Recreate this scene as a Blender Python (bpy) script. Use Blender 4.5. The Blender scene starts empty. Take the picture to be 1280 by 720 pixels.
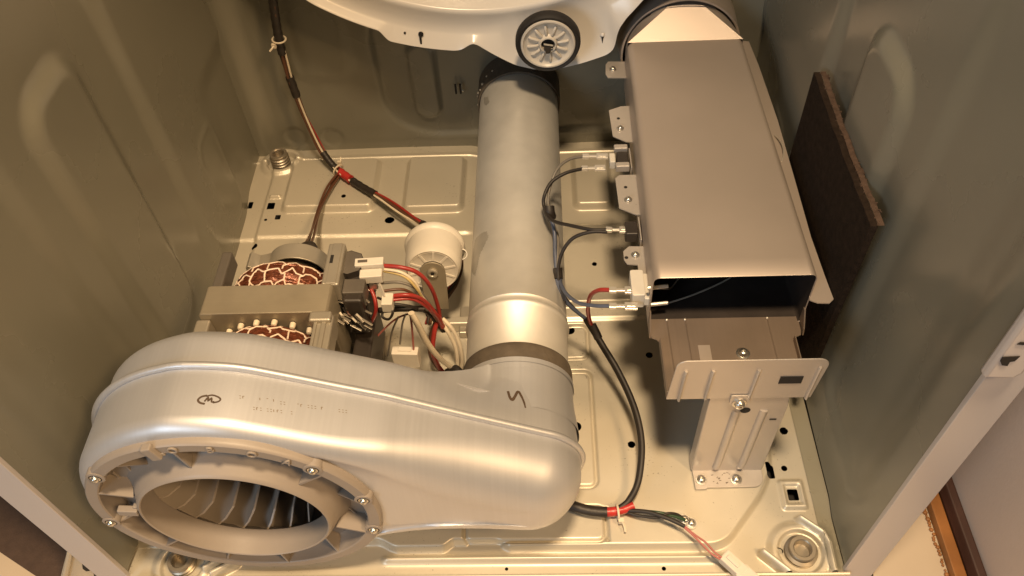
import bpy, bmesh, math, random
import numpy as np
from mathutils import Vector, Matrix
from mathutils.bvhtree import BVHTree
random.seed(7); rng = np.random.default_rng(7)
scn = bpy.context.scene
COL = scn.collection
PI = math.pi

# ------------------------------------------------------------------ camera
F = 1024.0
cn = np.array([60, 840, F]); cn /= np.linalg.norm(cn)              # world down, in camera axes (x right, y down, z forward)
cd = np.array([15, -1250, F]); cd -= cn*(cd@cn); cd /= np.linalg.norm(cd)   # world +Y (into the cabinet)
cx_ = np.cross(cn, cd)
CM = np.stack([cx_, cd, -cn], 1)
CP = np.array([0.0617, -0.2766, 0.7432])
cam_d = bpy.data.cameras.new('camera'); cam = bpy.data.objects.new('camera', cam_d); COL.objects.link(cam)
cam_d.sensor_width = 36; cam_d.lens = 36*F/1280; cam_d.clip_start = .01; cam_d.clip_end = 50
R = CM.T @ np.diag([1, -1, -1])
cam.matrix_world = Matrix.Translation(CP.tolist()) @ Matrix(R.tolist()).to_4x4()
scn.camera = cam

# ------------------------------------------------------------------ light
w = bpy.data.worlds.new('World'); scn.world = w; w.use_nodes = True
bg = w.node_tree.nodes['Background']; bg.inputs[0].default_value = (1.0, .80, .56, 1); bg.inputs[1].default_value = .065
def area(name, loc, target, size, power, col):
    l = bpy.data.lights.new(name, 'AREA'); l.shape = 'DISK'; l.size = size; l.energy = power; l.color = col
    o = bpy.data.objects.new(name, l); COL.objects.link(o); o.location = loc
    o.rotation_euler = (Vector(target)-Vector(loc)).to_track_quat('-Z', 'Y').to_euler(); return o
ll = bpy.data.lights.new('work_lamp', 'SPOT'); ll.energy = 225; ll.color = (1, .72, .43); ll.spot_size = math.radians(44); ll.spot_blend = 1; ll.shadow_soft_size = .12
lo = bpy.data.objects.new('work_lamp', ll); COL.objects.link(lo); lo.location = (.12, -.28, 2.15)
lo.rotation_euler = (Vector((.05, .08, 0))-Vector(lo.location)).to_track_quat('-Z', 'Y').to_euler()
area('room_lamp', (1.2, -.90, 2.05), (.0, .2, .1), .40, 36, (1, .63, .30))
area('window_light', (-1.15, -1.55, 1.1), (.2, .15, .2), .8, 14, (.74, .88, 1.0))
scn.view_settings.view_transform = 'Standard'; scn.view_settings.look = 'None'
scn.view_settings.gamma = 1; scn.view_settings.exposure = 0.0; scn.view_settings.use_curve_mapping = False

# ------------------------------------------------------------------ measuring: a photo point seen on a known plane
def _ray(px, py): return CM.T @ np.array([px-640, py-360, F])
def PZ(px, py, z=0.): r = _ray(px, py); return Vector((CP + r*(z-CP[2])/r[2]).tolist())
def PY(px, py, y): r = _ray(px, py); return Vector((CP + r*(y-CP[1])/r[1]).tolist())
def PX(px, py, x): r = _ray(px, py); return Vector((CP + r*(x-CP[0])/r[0]).tolist())

# ------------------------------------------------------------------ materials
def mat(name, col, rough=.5, metal=0., var=.12, scale=40., bump=0., bscale=200., spec=.5, brush=None, dirt=0., dirtcol=(.10, .075, .05), rvar=.0, coat=0., alpha=1., trans=0.):
    m = bpy.data.materials.new(name); m.use_nodes = True; nt = m.node_tree; N = nt.nodes; L = nt.links
    b = N['Principled BSDF']; b.inputs['Roughness'].default_value = rough; b.inputs['Metallic'].default_value = metal
    b.inputs['Specular IOR Level'].default_value = spec; b.inputs['Coat Weight'].default_value = coat
    b.inputs['Transmission Weight'].default_value = trans
    tc = N.new('ShaderNodeTexCoord'); geo = N.new('ShaderNodeNewGeometry')
    n1 = N.new('ShaderNodeTexNoise'); n1.inputs['Scale'].default_value = scale; n1.inputs['Detail'].default_value = 6
    L.new(geo.outputs['Position'], n1.inputs['Vector'])
    mr = N.new('ShaderNodeMapRange'); mr.inputs[1].default_value = .25; mr.inputs[2].default_value = .75
    mr.inputs[3].default_value = 1-var; mr.inputs[4].default_value = 1+var
    L.new(n1.outputs['Fac'], mr.inputs[0])
    mx = N.new('ShaderNodeVectorMath'); mx.operation = 'SCALE'; mx.inputs[0].default_value = col[:3]
    L.new(mr.outputs[0], mx.inputs['Scale']); out = mx.outputs[0]
    if brush:
        mp = N.new('ShaderNodeMapping'); mp.inputs['Scale'].default_value = brush; L.new(geo.outputs['Position'], mp.inputs['Vector'])
        n2 = N.new('ShaderNodeTexNoise'); n2.inputs['Scale'].default_value = 1; n2.inputs['Detail'].default_value = 3; L.new(mp.outputs[0], n2.inputs['Vector'])
        m2 = N.new('ShaderNodeMapRange'); m2.inputs[1].default_value = .3; m2.inputs[2].default_value = .7; m2.inputs[3].default_value = .98; m2.inputs[4].default_value = 1.018
        L.new(n2.outputs['Fac'], m2.inputs[0])
        s2 = N.new('ShaderNodeVectorMath'); s2.operation = 'SCALE'; L.new(out, s2.inputs[0]); L.new(m2.outputs[0], s2.inputs['Scale']); out = s2.outputs[0]
        m3 = N.new('ShaderNodeMapRange'); m3.inputs[1].default_value = .3; m3.inputs[2].default_value = .7; m3.inputs[3].default_value = rough-.010; m3.inputs[4].default_value = rough+.015
        L.new(n2.outputs['Fac'], m3.inputs[0]); L.new(m3.outputs[0], b.inputs['Roughness'])
    elif rvar:
        m3 = N.new('ShaderNodeMapRange'); m3.inputs[1].default_value = .3; m3.inputs[2].default_value = .7; m3.inputs[3].default_value = rough-rvar; m3.inputs[4].default_value = rough+rvar
        L.new(n1.outputs['Fac'], m3.inputs[0]); L.new(m3.outputs[0], b.inputs['Roughness'])
    if dirt:
        nd = N.new('ShaderNodeTexNoise'); nd.inputs['Scale'].default_value = 420; nd.inputs['Detail'].default_value = 2; L.new(geo.outputs['Position'], nd.inputs['Vector'])
        ng = N.new('ShaderNodeTexNoise'); ng.inputs['Scale'].default_value = 14; ng.inputs['Detail'].default_value = 4; L.new(geo.outputs['Position'], ng.inputs['Vector'])
        ad = N.new('ShaderNodeMath'); ad.operation = 'MULTIPLY_ADD'; ad.inputs[1].default_value = .45; L.new(ng.outputs['Fac'], ad.inputs[0]); L.new(nd.outputs['Fac'], ad.inputs[2])
        rp = N.new('ShaderNodeMapRange'); rp.inputs[1].default_value = .93; rp.inputs[2].default_value = 1.02; rp.inputs[3].default_value = 0; rp.inputs[4].default_value = dirt; L.new(ad.outputs[0], rp.inputs[0])
        mm = N.new('ShaderNodeMix'); mm.data_type = 'RGBA'; L.new(rp.outputs[0], mm.inputs[0]); L.new(out, mm.inputs[6]); mm.inputs[7].default_value = (*dirtcol, 1); out = mm.outputs[2]
    L.new(out, b.inputs['Base Color'])
    if bump:
        nb = N.new('ShaderNodeTexNoise'); nb.inputs['Scale'].default_value = bscale; nb.inputs['Detail'].default_value = 4; L.new(geo.outputs['Position'], nb.inputs['Vector'])
        bp = N.new('ShaderNodeBump'); bp.inputs['Strength'].default_value = bump; bp.inputs['Distance'].default_value = .002
        L.new(nb.outputs['Fac'], bp.inputs['Height']); L.new(bp.outputs[0], b.inputs['Normal'])
    return m
M = {}
M['pan'] = mat('pan_steel', (.56, .52, .43), .40, .35, .06, 9, .04, 60, dirt=.55, rvar=.06)
M['wall'] = mat('painted_steel', (.190, .183, .146), .28, 0, .10, 5, .03, 30, spec=.6, rvar=.05)
M['alu'] = mat('aluminised_steel', (.56, .57, .60), .45, .66, .04, 12, .01, 40, brush=(520, 4, 4))
M['duct'] = mat('galvanised_steel', (.64, .625, .585), .50, .55, .11, 26, .02, 40)
M['heat'] = mat('heater_steel', (.48, .415, .365), .47, .6, .06, 10, .02, 60)
M['leg'] = mat('bracket_steel', (.50, .46, .42), .44, .5, .05, 25, .02, 80, dirt=.5)
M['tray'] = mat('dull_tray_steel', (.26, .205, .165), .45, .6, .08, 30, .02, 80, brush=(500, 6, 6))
M['band'] = mat('foam_band', (.085, .068, .05), .8, 0, .2, 90, .3, 300)
M['plast'] = mat('grey_plastic', (.275, .24, .21), .45, 0, .06, 30, .03, 300)
M['fan'] = mat('fan_plastic', (.34, .30, .265), .4, 0, .06, 30)
M['white'] = mat('white_enamel', (.70, .665, .62), .25, 0, .03, 8, spec=.5)
M['flange'] = mat('white_paint', (.48, .450, .445), .33, 0, .03, 8)
M['wplast'] = mat('white_plastic', (.60, .565, .50), .42, 0, .05, 40)
M['hub'] = mat('roller_plastic', (.60, .555, .49), .38, 0, .06, 60)
M['rubber'] = mat('black_rubber', (.013, .011, .010), .7, 0, .2, 80)
M['black'] = mat('black_plastic', (.03, .024, .02), .42, 0, .15, 60)
M['greyp'] = mat('dark_grey_plastic', (.10, .088, .075), .45, 0, .1, 60)
M['stator'] = mat('lamination_steel', (.33, .29, .22), .46, .5, .10, 35, .05, 150, brush=(6, 900, 6))
M['frame'] = mat('motor_frame_zinc', (.42, .385, .32), .42, .6, .08, 35, .04, 150)
M['copper'] = mat('enamelled_copper', (.15, .046, .024), .28, .35, .5, 300, .2, 500)
M['cord'] = mat('lacing_cord', (.74, .60, .48), .7, 0, .08, 90)
M['metal'] = mat('bright_tin', (.76, .72, .65), .33, .7, .05, 50)
M['screw'] = mat('zinc_screw', (.62, .60, .56), .28, .95, .05, 50)
M['thread'] = mat('threaded_steel', (.36, .32, .26), .42, .8, .08, 80)
M['felt'] = mat('brown_felt', (.020, .0135, .010), .95, 0, .35, 160, .5, 700, spec=.1)
M['feltc'] = mat('felt_cut_edge', (.075, .050, .038), .95, 0, .30, 240, .6, 800, spec=.1)
M['wred'] = mat('red_wire', (.30, .028, .022), .36, 0, .1, 80)
M['wblk'] = mat('black_wire', (.018, .014, .012), .55, 0, .1, 80)
M['wbrn'] = mat('brown_wire', (.10, .042, .022), .40, 0, .1, 80)
M['wwht'] = mat('cream_wire', (.66, .58, .45), .42, 0, .08, 80)
M['wyel'] = mat('yellow_wire', (.48, .37, .16), .42, 0, .08, 80)
M['wblu'] = mat('blue_wire', (.07, .085, .13), .40, 0, .1, 80)
M['wgrn'] = mat('green_wire', (.02, .055, .03), .40, 0, .1, 80)
M['wgry'] = mat('grey_wire', (.16, .145, .125), .40, 0, .1, 80)
M['wpnk'] = mat('pink_wire', (.36, .11, .09), .42, 0, .1, 80)
M['tape'] = mat('black_tape', (.022, .017, .014), .5, 0, .2, 120, .2, 300)
M['rtape'] = mat('red_tape', (.42, .03, .026), .35, 0, .12, 120, .2, 300)
M['ink'] = mat('ink', (.075, .05, .033), .5, 0, .2, 80)
M['fink'] = mat('faded_ink', (.27, .22, .165), .5, .5, .2, 80)
M['floor'] = mat('cream_floor', (.56, .46, .34), .5, 0, .08, 10)
M['rwall'] = mat('beige_wall', (.58, .49, .43), .7, 0, .05, 5, .1, 300)
M['wood'] = mat('wood_board', (.30, .125, .035), .5, 0, .3, 30)
M['dwood'] = mat('dark_wood_moulding', (.045, .018, .012), .5, 0, .3, 30)
M['mat'] = mat('floor_darkening', (.070, .044, .032), .9, 0, .15, 120, .3, 500)  # for the dark sheet added over the floor at the left
M['dark'] = mat('underside_dark', (.012, .010, .009), .8, 0, .1, 20)
M['mouth_shade'] = mat('heater_interior_shade', (.05, .04, .035), .55, .5, .2, 60)  # shade inside the heater put into a dark base colour

# ------------------------------------------------------------------ mesh helpers
class MB:
    def __init__(s): s.v = []; s.f = []
    def add(s, vs, fs):
        o = len(s.v); s.v += [Vector(p) for p in vs]; s.f += [tuple(i+o for i in f) for f in fs]; return s
    def box(s, c, d, rot=None):
        c = Vector(c); hx, hy, hz = d[0]/2, d[1]/2, d[2]/2; vs = []
        for z in (-hz, hz):
            for x, y in ((-hx, -hy), (hx, -hy), (hx, hy), (-hx, hy)):
                p = Vector((x, y, z)); vs.append(c + (rot @ p if rot else p))
        return s.add(vs, [(3, 2, 1, 0), (4, 5, 6, 7), (0, 1, 5, 4), (1, 2, 6, 5), (2, 3, 7, 6), (3, 0, 4, 7)])
    def box2(s, a, b): return s.box([(a[i]+b[i])/2 for i in range(3)], [abs(b[i]-a[i]) for i in range(3)])
    def rings(s, rings, closed=True, cap0=False, cap1=False):
        n = len(rings[0]); o = len(s.v)
        for r in rings: s.v += [Vector(p) for p in r]
        for i in range(len(rings)-1):
            for j in range(n if closed else n-1):
                k = (j+1) % n
                s.f.append((o+i*n+j, o+i*n+k, o+(i+1)*n+k, o+(i+1)*n+j))
        if cap0: s.f.append(tuple(o+j for j in reversed(range(n))))
        if cap1: s.f.append(tuple(o+(len(rings)-1)*n+j for j in range(n)))
        return s
    def lathe(s, prof, o, axis=(0, -1, 0), n=48, up=None, a0=0., a1=2*PI, cap=False):
        """prof: (radius, height along axis)"""
        ax = Vector(axis).normalized(); u = Vector(up) if up else (Vector((1, 0, 0)) if abs(ax.x) < .9 else Vector((0, 1, 0)))
        u = (u - ax*u.dot(ax)).normalized(); vv = ax.cross(u); o = Vector(o); full = abs(a1-a0-2*PI) < 1e-6
        m = n if full else n+1
        rs = [[o + ax*h + (u*math.cos(a0+(a1-a0)*j/n)+vv*math.sin(a0+(a1-a0)*j/n))*r for j in range(m)] for r, h in prof]
        return s.rings(rs, full, cap, cap)
    def tube(s, pts, r, n=8, cap=True, ry=None, closed=False):
        pts = [Vector(p) for p in pts]; rs = []; T0 = None; u = None
        N_ = len(pts)
        for i, p in enumerate(pts):
            if closed: t = (pts[(i+1) % N_]-pts[i-1]).normalized()
            else: t = (pts[min(i+1, N_-1)]-pts[max(i-1, 0)]).normalized()
            if u is None:
                u = Vector((0, 0, 1)); u = u - t*u.dot(t)
                if u.length < .05: u = Vector((0, 1, 0)); u = u - t*u.dot(t)
            else: u = u - t*u.dot(t)
            u.normalize(); v = t.cross(u)
            rr = r[i] if isinstance(r, (list, tuple)) else r; r2 = ry if ry else rr
            rs.append([p + u*math.cos(2*PI*j/n)*rr + v*math.sin(2*PI*j/n)*r2 for j in range(n)])
        if closed: rs.append(rs[0])
        return s.rings(rs, True, cap and not closed, cap and not closed)
    def plate(s, outline, thick, o=(0, 0, 0), ux=(1, 0, 0), uy=(0, 0, 1)):
        """polygon in the ux/uy plane at o, thickness along ux x uy"""
        o = Vector(o); ux = Vector(ux); uy = Vector(uy); nz = ux.cross(uy).normalized(); n = len(outline)
        a = [o+ux*p[0]+uy*p[1] for p in outline]; b = [p+nz*thick for p in a]
        return s.add(a+b, [tuple(reversed(range(n))), tuple(range(n, 2*n))] + [(j, (j+1) % n, n+(j+1) % n, n+j) for j in range(n)])
    def disc(s, c, r, nrm, n=24):
        nrm = Vector(nrm).normalized(); u = nrm.orthogonal().normalized(); v = nrm.cross(u); c = Vector(c)
        return s.add([c+(u*math.cos(2*PI*j/n)+v*math.sin(2*PI*j/n))*r for j in range(n)], [tuple(range(n))])
    def build(s, name, m, parent=None, smooth=40, bevel=0, seg=2, kind=None):
        me = bpy.data.meshes.new(name); me.from_pydata([tuple(p) for p in s.v], [], s.f); me.validate(); me.update()
        bm = bmesh.new(); bm.from_mesh(me); bmesh.ops.recalc_face_normals(bm, faces=bm.faces); bm.to_mesh(me); bm.free()
        me.materials.append(M[m])
        if smooth:
            me.polygons.foreach_set('use_smooth', [True]*len(me.polygons)); me.set_sharp_from_angle(angle=math.radians(smooth))
        o = bpy.data.objects.new(name, me); COL.objects.link(o)
        if parent: o.parent = parent
        if bevel:
            b = o.modifiers.new('bevel', 'BEVEL'); b.width = bevel; b.segments = seg; b.limit_method = 'ANGLE'; b.angle_limit = math.radians(35); b.use_clamp_overlap = True
        if kind: o['kind'] = kind
        return o
def tag(o, label=None, cat=None, group=None, kind=None):
    if label: o['label'] = label
    if cat: o['category'] = cat
    if group: o['group'] = group
    if kind: o['kind'] = kind
    return o
def thing(name, label, cat, group=None):
    o = bpy.data.objects.new(name, None); COL.objects.link(o); o.empty_display_size = .02
    return tag(o, label, cat, group)
def spline(pts, n=10, closed=False):
    pts = [Vector(p) for p in pts]; out = []; N_ = len(pts)
    rngi = range(N_ if closed else N_-1)
    for i in rngi:
        if closed: a, b, c, d = pts[i-1], pts[i], pts[(i+1) % N_], pts[(i+2) % N_]
        else: a, b, c, d = pts[max(i-1, 0)], pts[i], pts[i+1], pts[min(i+2, N_-1)]
        for k in range(n):
            t = k/n
            out.append(.5*((2*b)+(c-a)*t+(2*a-5*b+4*c-d)*t*t+(3*b-a-3*c+d)*t**3))
    if not closed: out.append(pts[-1])
    return out
def rrect(x0, y0, x1, y1, r, n=5):
    if not isinstance(r, (list, tuple)): r = (r,)*4
    out = []
    for (cx, cy, a, rr) in ((x0+r[0], y0+r[0], PI, r[0]), (x1-r[1], y0+r[1], 1.5*PI, r[1]), (x1-r[2], y1-r[2], 0, r[2]), (x0+r[3], y1-r[3], .5*PI, r[3])):
        if rr < 1e-6: out.append((cx, cy)); continue
        for k in range(n+1):
            t = a+.5*PI*k/n; out.append((cx+rr*math.cos(t), cy+rr*math.sin(t)))
    return out
def offset_bundle(path, specs, parent, twist=1.2, ph=0., n=8):
    """several wires running side by side; specs: (name, material, radius, offset radius, phase)"""
    path = [Vector(p) for p in path]
    fr = []; u = None
    for i, p in enumerate(path):
        t = (path[min(i+1, len(path)-1)]-path[max(i-1, 0)]).normalized()
        if u is None: u = Vector((0, 0, 1)); u = u-t*u.dot(t); u = u if u.length > .1 else Vector((1, 0, 0))-t*t.x
        else: u = u-t*u.dot(t)
        u.normalize(); fr.append((u.copy(), t.cross(u)))
    for (nm, m, r, off, phs) in specs:
        pts = [p + (fr[i][0]*math.cos(ph+phs+twist*2*PI*i/len(path)) + fr[i][1]*math.sin(ph+phs+twist*2*PI*i/len(path)))*off*(1+.35*math.sin(i*.21+phs*3)) for i, p in enumerate(path)]
        MB().tube(pts, r, n).build(nm, m, parent)
def screw(parent, c, nrm, r=.0045, name='screw', m='screw'):
    b = MB().lathe([(r*1.35, 0), (r*1.35, r*.25), (r, r*.3), (r*.95, r*.75), (r*.7, r*1.05), (r*.35, r*1.12), (r*.3, r*.7), (0.0001, r*.7)], c, nrm, 14)
    return b.build(name, m, parent, 50)

# ------------------------------------------------------------------ height fields (pressed sheet metal)
def sstep(a, b, x): t = np.clip((x-a)/(b-a), 0, 1); return t*t*(3-2*t)
def sd_rr(x, y, x0, x1, y0, y1, r):
    cx, cy, hx, hy = (x0+x1)/2, (y0+y1)/2, (x1-x0)/2-r, (y1-y0)/2-r
    qx, qy = np.abs(x-cx)-hx, np.abs(y-cy)-hy
    return np.hypot(np.maximum(qx, 0), np.maximum(qy, 0))+np.minimum(np.maximum(qx, qy), 0)-r
def sd_seg(x, y, a, b):
    ax, ay = a; bx_, by_ = b; dx, dy = bx_-ax, by_-ay
    t = np.clip(((x-ax)*dx+(y-ay)*dy)/(dx*dx+dy*dy), 0, 1); return np.hypot(x-ax-t*dx, y-ay-t*dy)
def plateau(sd, h, w): return h*(1-sstep(-w, w*.25, sd))
def field(name, u0, u1, v0, v1, step, hfun, place, m, parent, holes=(), clip=None):
    nu = int(round((u1-u0)/step))+1; nv = int(round((v1-v0)/step))+1
    U, V = np.meshgrid(np.linspace(u0, u1, nu), np.linspace(v0, v1, nv))
    keep = np.ones((nv-1, nu-1), bool)
    Uc, Vc = (U[:-1, :-1]+U[1:, 1:])/2, (V[:-1, :-1]+V[1:, 1:])/2
    for h in holes:
        kind, hx, hy, a = h[:4]; b = h[4] if len(h) > 4 else a
        def sd(x, y):
            if kind == 'c': return np.hypot((x-hx), (y-hy)*a/b)-a
            return sd_rr(x, y, hx-a, hx+a, hy-b, hy+b, min(a, b)*.25)
        reg = (np.abs(U-hx) < a+4*step) & (np.abs(V-hy) < b+4*step)
        s0 = sd(U, V); e = 1e-5
        gx = (sd(U+e, V)-s0)/e; gy = (sd(U, V+e)-s0)/e
        mk = reg & (np.abs(s0) < .62*step)
        keep &= ~((sd(Uc, Vc) < 0) & (np.abs(Uc-hx) < a+4*step) & (np.abs(Vc-hy) < b+4*step))
        U = np.where(mk, U-gx*s0, U); V = np.where(mk, V-gy*s0, V)
    if clip is not None: keep &= clip(Uc, Vc)
    H = hfun(U, V)
    P = place(U, V, H).reshape(-1, 3)
    idx = np.arange(nu*nv).reshape(nv, nu)
    q = np.stack([idx[:-1, :-1], idx[:-1, 1:], idx[1:, 1:], idx[1:, :-1]], -1)[keep]
    me = bpy.data.meshes.new(name); me.vertices.add(len(P)); me.vertices.foreach_set('co', P.astype(np.float32).ravel())
    me.loops.add(q.size); me.loops.foreach_set('vertex_index', q.astype(np.int32).ravel())
    me.polygons.add(len(q)); me.polygons.foreach_set('loop_start', np.arange(0, q.size, 4, dtype=np.int32))
    try: me.polygons.foreach_set('loop_total', np.full(len(q), 4, np.int32))
    except Exception: pass
    me.update(calc_edges=True); me.validate()
    me.polygons.foreach_set('use_smooth', np.ones(len(q), bool)); me.materials.append(M[m])
    o = bpy.data.objects.new(name, me); COL.objects.link(o)
    if parent: o.parent = parent
    return o

# ================================================================== the room around
WZ = -.032
tag(MB().box2((-1.6, -1.2, WZ-.02), (1.2, 1.2, WZ)).build('floor', 'floor', None, 0), kind='structure')
tag(MB().box2((.455, -.12, WZ), (.50, 1.2, 1.6)).build('wall', 'rwall', None, 0), kind='structure')
bb = thing('baseboard', 'brown wooden baseboard with dark top moulding along the beige wall', 'baseboard')
MB().plate([(0, 0), (.012, 0), (.012, .010), (0, .012)], 1.9, (.430, .9, WZ), (1, 0, 0), (0, 0, 1)).build('board', 'wood', bb, 0, .001)
MB().plate([(0, 0), (.0125, 0), (.0125, .020), (.004, .020), (0, .012)], 1.9, (.4425, .9, WZ), (1, 0, 0), (0, 0, 1)).build('moulding', 'dwood', bb, 0, .0015)
mt = thing('floor_dark_sheet', 'dark brown sheet added to darken the floor beside the left front flange', 'mat')  # thin dark sheet, added to darken the floor beside the flange
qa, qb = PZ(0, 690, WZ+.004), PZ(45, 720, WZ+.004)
MB().plate([(-.355, qb.y-.006), (qb.x, qb.y), (qa.x, qa.y), (qa.x-.25, qa.y+.16), (qa.x-.25, .5), (-.355, .5)], .004, (0, 0, WZ+.0005), (1, 0, 0), (0, 1, 0)).build('dark_sheet', 'mat', mt, 0)
frill = MB()
for i in range(46):
    y = -.02+i*.0035+random.uniform(-.001, .001); r = random.uniform(.0012, .0026)
    frill.lathe([(.0001, r*.7), (r*.7, r*.5), (r, 0), (r*.7, -r*.4)], (.4285-random.uniform(0, .002), y, WZ+.001), (0, 0, 1), 6)
frill.build('splintered_edge', 'wood', bb, 30)

# ================================================================== cabinet
cab = thing('dryer_cabinet', 'open grey steel dryer cabinet with pressed walls and cream base pan', 'cabinet')
HW = .33; YB = .59; TOPZ = .80
FEET = [(-.2946, .5645), (.2915, .0165), (-.286, .010)]
HOLES = [('c', -.246, .409, .0042), ('c', -.301, .41, .0042), ('c', -.196, .483, .003), ('c', -.134, .447, .0062, .0055), ('c', .088, .271, .0055),
         ('c', .173, .234, .0038), ('c', .09, .148, .0055), ('c', .145, .126, .0038), ('r', -.292, .477, .0048, .0058), ('r', -.279, .456, .0035, .004),
         ('r', .2785, .098, .0048, .0068), ('c', .302, .144, .0042), ('c', .294, .102, .0030), ('r', -.322, .484, .003, .006), ('c', -.294, .452, .002),
         ('r', .2965, .0735, .005, .0058), ('c', .2735, .0185, .003), ('c', -.2785, .5525, .004, .003), ('c', .02, .0035, .0016), ('c', .165, .003, .002), ('c', -.22, .54, .0018),
         ('c', .12, .36, .003), ('c', -.09, .36, .003)]
def pan_h(x, y):
    h = np.zeros_like(x)
    # main raised field with a chamfered right front corner, lower border outside it
    fe = .0235 + .0065*(sstep(-.041, -.029, x)-sstep(.010, .024, x)) + .008*(1-sstep(-.104, -.082, x))
    nx, ny = .765, -.644
    def smax(p, q_, k_=.022): t_ = np.clip(.5+.5*(p-q_)/k_, 0, 1); return q_*(1-t_)+p*t_+k_*t_*(1-t_)
    d = smax(fe-y, (x-.2205)*nx+(y-.0225)*ny, .012)
    d = smax(d, x-.2795)
    h += -.0092*sstep(-.0005, .0052, d)
    d2 = np.maximum(-.302-x, y-.574); h += -.0045*sstep(-.003, .003, np.maximum(d2, x-.292))*(y > .13)
    # bead along the front
    h += .0050*np.exp(-((y-.0125)/.0030)**2)*sstep(-.100, -.092, x)*(1-sstep(.216, .226, x))
    # raised pads near the rear and middle
    for (a, b, c, e, hh) in ((-.277, -.155, .462, .560, .009), (-.120, -.040, .457, .560, .009), (.099, .150, .455, .557, .009), (.070, .172, .300, .430, .006), (.19, .28, .30, .55, .006)):
        h += plateau(sd_rr(x, y, a, b, c, e, .010), hh, .0065)
    h += .003*sstep(.419, .426, y)*(1-sstep(-.04, -.02, x))
    h += .003*sstep(.281, .288, y)*sstep(.03, .05, x)
    h += .002*np.exp(-((y-.566)/.002)**2)
    # shallow recessed panels with an outline groove on the right of the blower outlet
    for (a, b, c, e) in ((.0, .1075, .232, .277), (.0, .1080, .081, .215), (-.02, .1135, .0265, .0595)):
        s = sd_rr(x, y, a, b, c, e, .008); h += -.0045*np.exp(-(s/.0015)**2) - .0012*(1-sstep(-.002, .001, s))
    s = np.abs(x-.1150); h += -.0040*np.exp(-(s/.0014)**2)*(y < .060)*(y > .026)
    # square boss by the right front foot
    s = sd_rr(x, y, .284, .3085, .058, .0895, .003); h += plateau(s, .0035, .003)
    s = sd_rr(x, y, .2885, .304, .063, .084, .002); h += -plateau(s, .0028, .002)
    # bosses and ribs round the feet
    for fx, fy in FEET:
        rr = np.hypot(x-fx, y-fy); h += .0045*(1-sstep(.024, .032, rr)) - .0085*(1-sstep(.0175, .0215, rr))
    for pts in (((.2965, .0475), (.314, .033), (.3175, .022), (.3165, -.004)), ((.2565, .0155), (.276, -.003)), ((-.262, .004), (-.242, .016)), ((-.254, -.001), (-.235, .010))):
        for i in range(len(pts)-1):
            s = sd_seg(x, y, pts[i], pts[i+1]); h = np.maximum(h, -.0092+.0115*np.exp(-(s/.0034)**4))
    for p0 in ((-.289, .493), ):
        s = sd_rr(x, y, p0[0]-.008, p0[0]+.008, p0[1]-.0035, p0[1]+.0035, .001); h += plateau(s, .004, .003)
    # slight oil-canning
    h += .0006*np.sin(x*21+1)*np.sin(y*17+.5)
    return h
def pan_clip(x, y):
    dx, dy = -.3155-x, y-.562                                              # rounded rear left corner
    return ~((dx > 0) & (dy > 0) & (np.hypot(dx, dy) > .026))
pan = field('base_pan', -.3405, HW, -.004, YB, .00105, pan_h, lambda u, v, h: np.stack([u, v, h], -1), 'pan', cab, HOLES, pan_clip)
MB().box2((-HW, -.0055, -.030), (HW, -.0042, -.0035)).build('front_rail', 'pan', cab, 0)
MB().box2((-.36, .002, WZ+.002), (.36, .60, WZ+.004)).build('underside', 'dark', cab, 0)  # dark sheet added below the pan, shade of the cavity put into its colour
def rimtube(a, b): return MB().tube([a, b], .0016, 8).build('rim_edge', 'pan', cab)
rimtube((-HW, -.0046, -.0040), (HW, -.0046, -.0040))

def wall_h(u, v):      # u = depth, v = height
    h = plateau(sd_rr(u, v, .200, .298, .045, .374, .036), .0075, .016)
    h += .0065*sstep(.352, .374, u) - .006*sstep(.455, .52, u)*(1-sstep(.16, .20, v))
    h += .0025*(1-sstep(.045, .075, u))
    s = sd_rr(u, v, .03, .165, .05, .66, .03); h += plateau(s, -.0035, .02)
    h += .0055*(1-sstep(.05, .068, v))*sstep(.36, .40, u)*0
    h += .0008*np.sin(u*18+v*7)
    h += .0010*np.exp(-(sd_rr(u, v, .415, .475, .02, .15, .02)/.004)**2)
    return h
field('side_panel', 0, YB, -.004, TOPZ, .0035, wall_h, lambda u, v, h: np.stack([-HW+h-.0095*(1-sstep(.0, .09, u)), u, v], -1), 'wall', cab)
field('side_panel', 0, YB, -.004, TOPZ, .0035, wall_h, lambda u, v, h: np.stack([HW-h, u, v], -1), 'wall', cab)
def rear_h(u, v):
    s = sd_rr(u, v, -.147, .215, .018, .235, .07); h = -.006*(1-sstep(-.006, .002, s))
    s = sd_seg(u, v, (-.088, .063), (-.088, .145)); h += .0055*(1-sstep(.0145, .0185, s))
    for c in ((-.275, .023), (-.225, .018)):
        h += -.0022*(1-sstep(.013, .017, np.hypot(u-c[0], v-c[1])))
    h += .006*sstep(-.285, -.255, u)*0 + .010*(1-sstep(-.320, -.295, u))
    s = sd_rr(u, v, -.26, -.17, .11, .34, .03); h += plateau(s, .003, .015)
    return h
field('rear_panel', -HW, HW, -.006, TOPZ, .003, rear_h, lambda u, v, h: np.stack([u, YB-h*1., v], -1), 'wall', cab)
# slotted louvre stamped in the rear panel
for i, dx in enumerate((-.048, -.042)):
    MB().box((dx, YB-.003+.0, .096), (.0022, .003, .014)).build('louvre', 'dark', cab, 0)
MB().lathe([(.0001, .002), (.0012, .0015), (.0016, 0)], (-.0385, YB-.004, .094), (0, -1, 0), 10).build('rivet', 'metal', cab)
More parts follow.
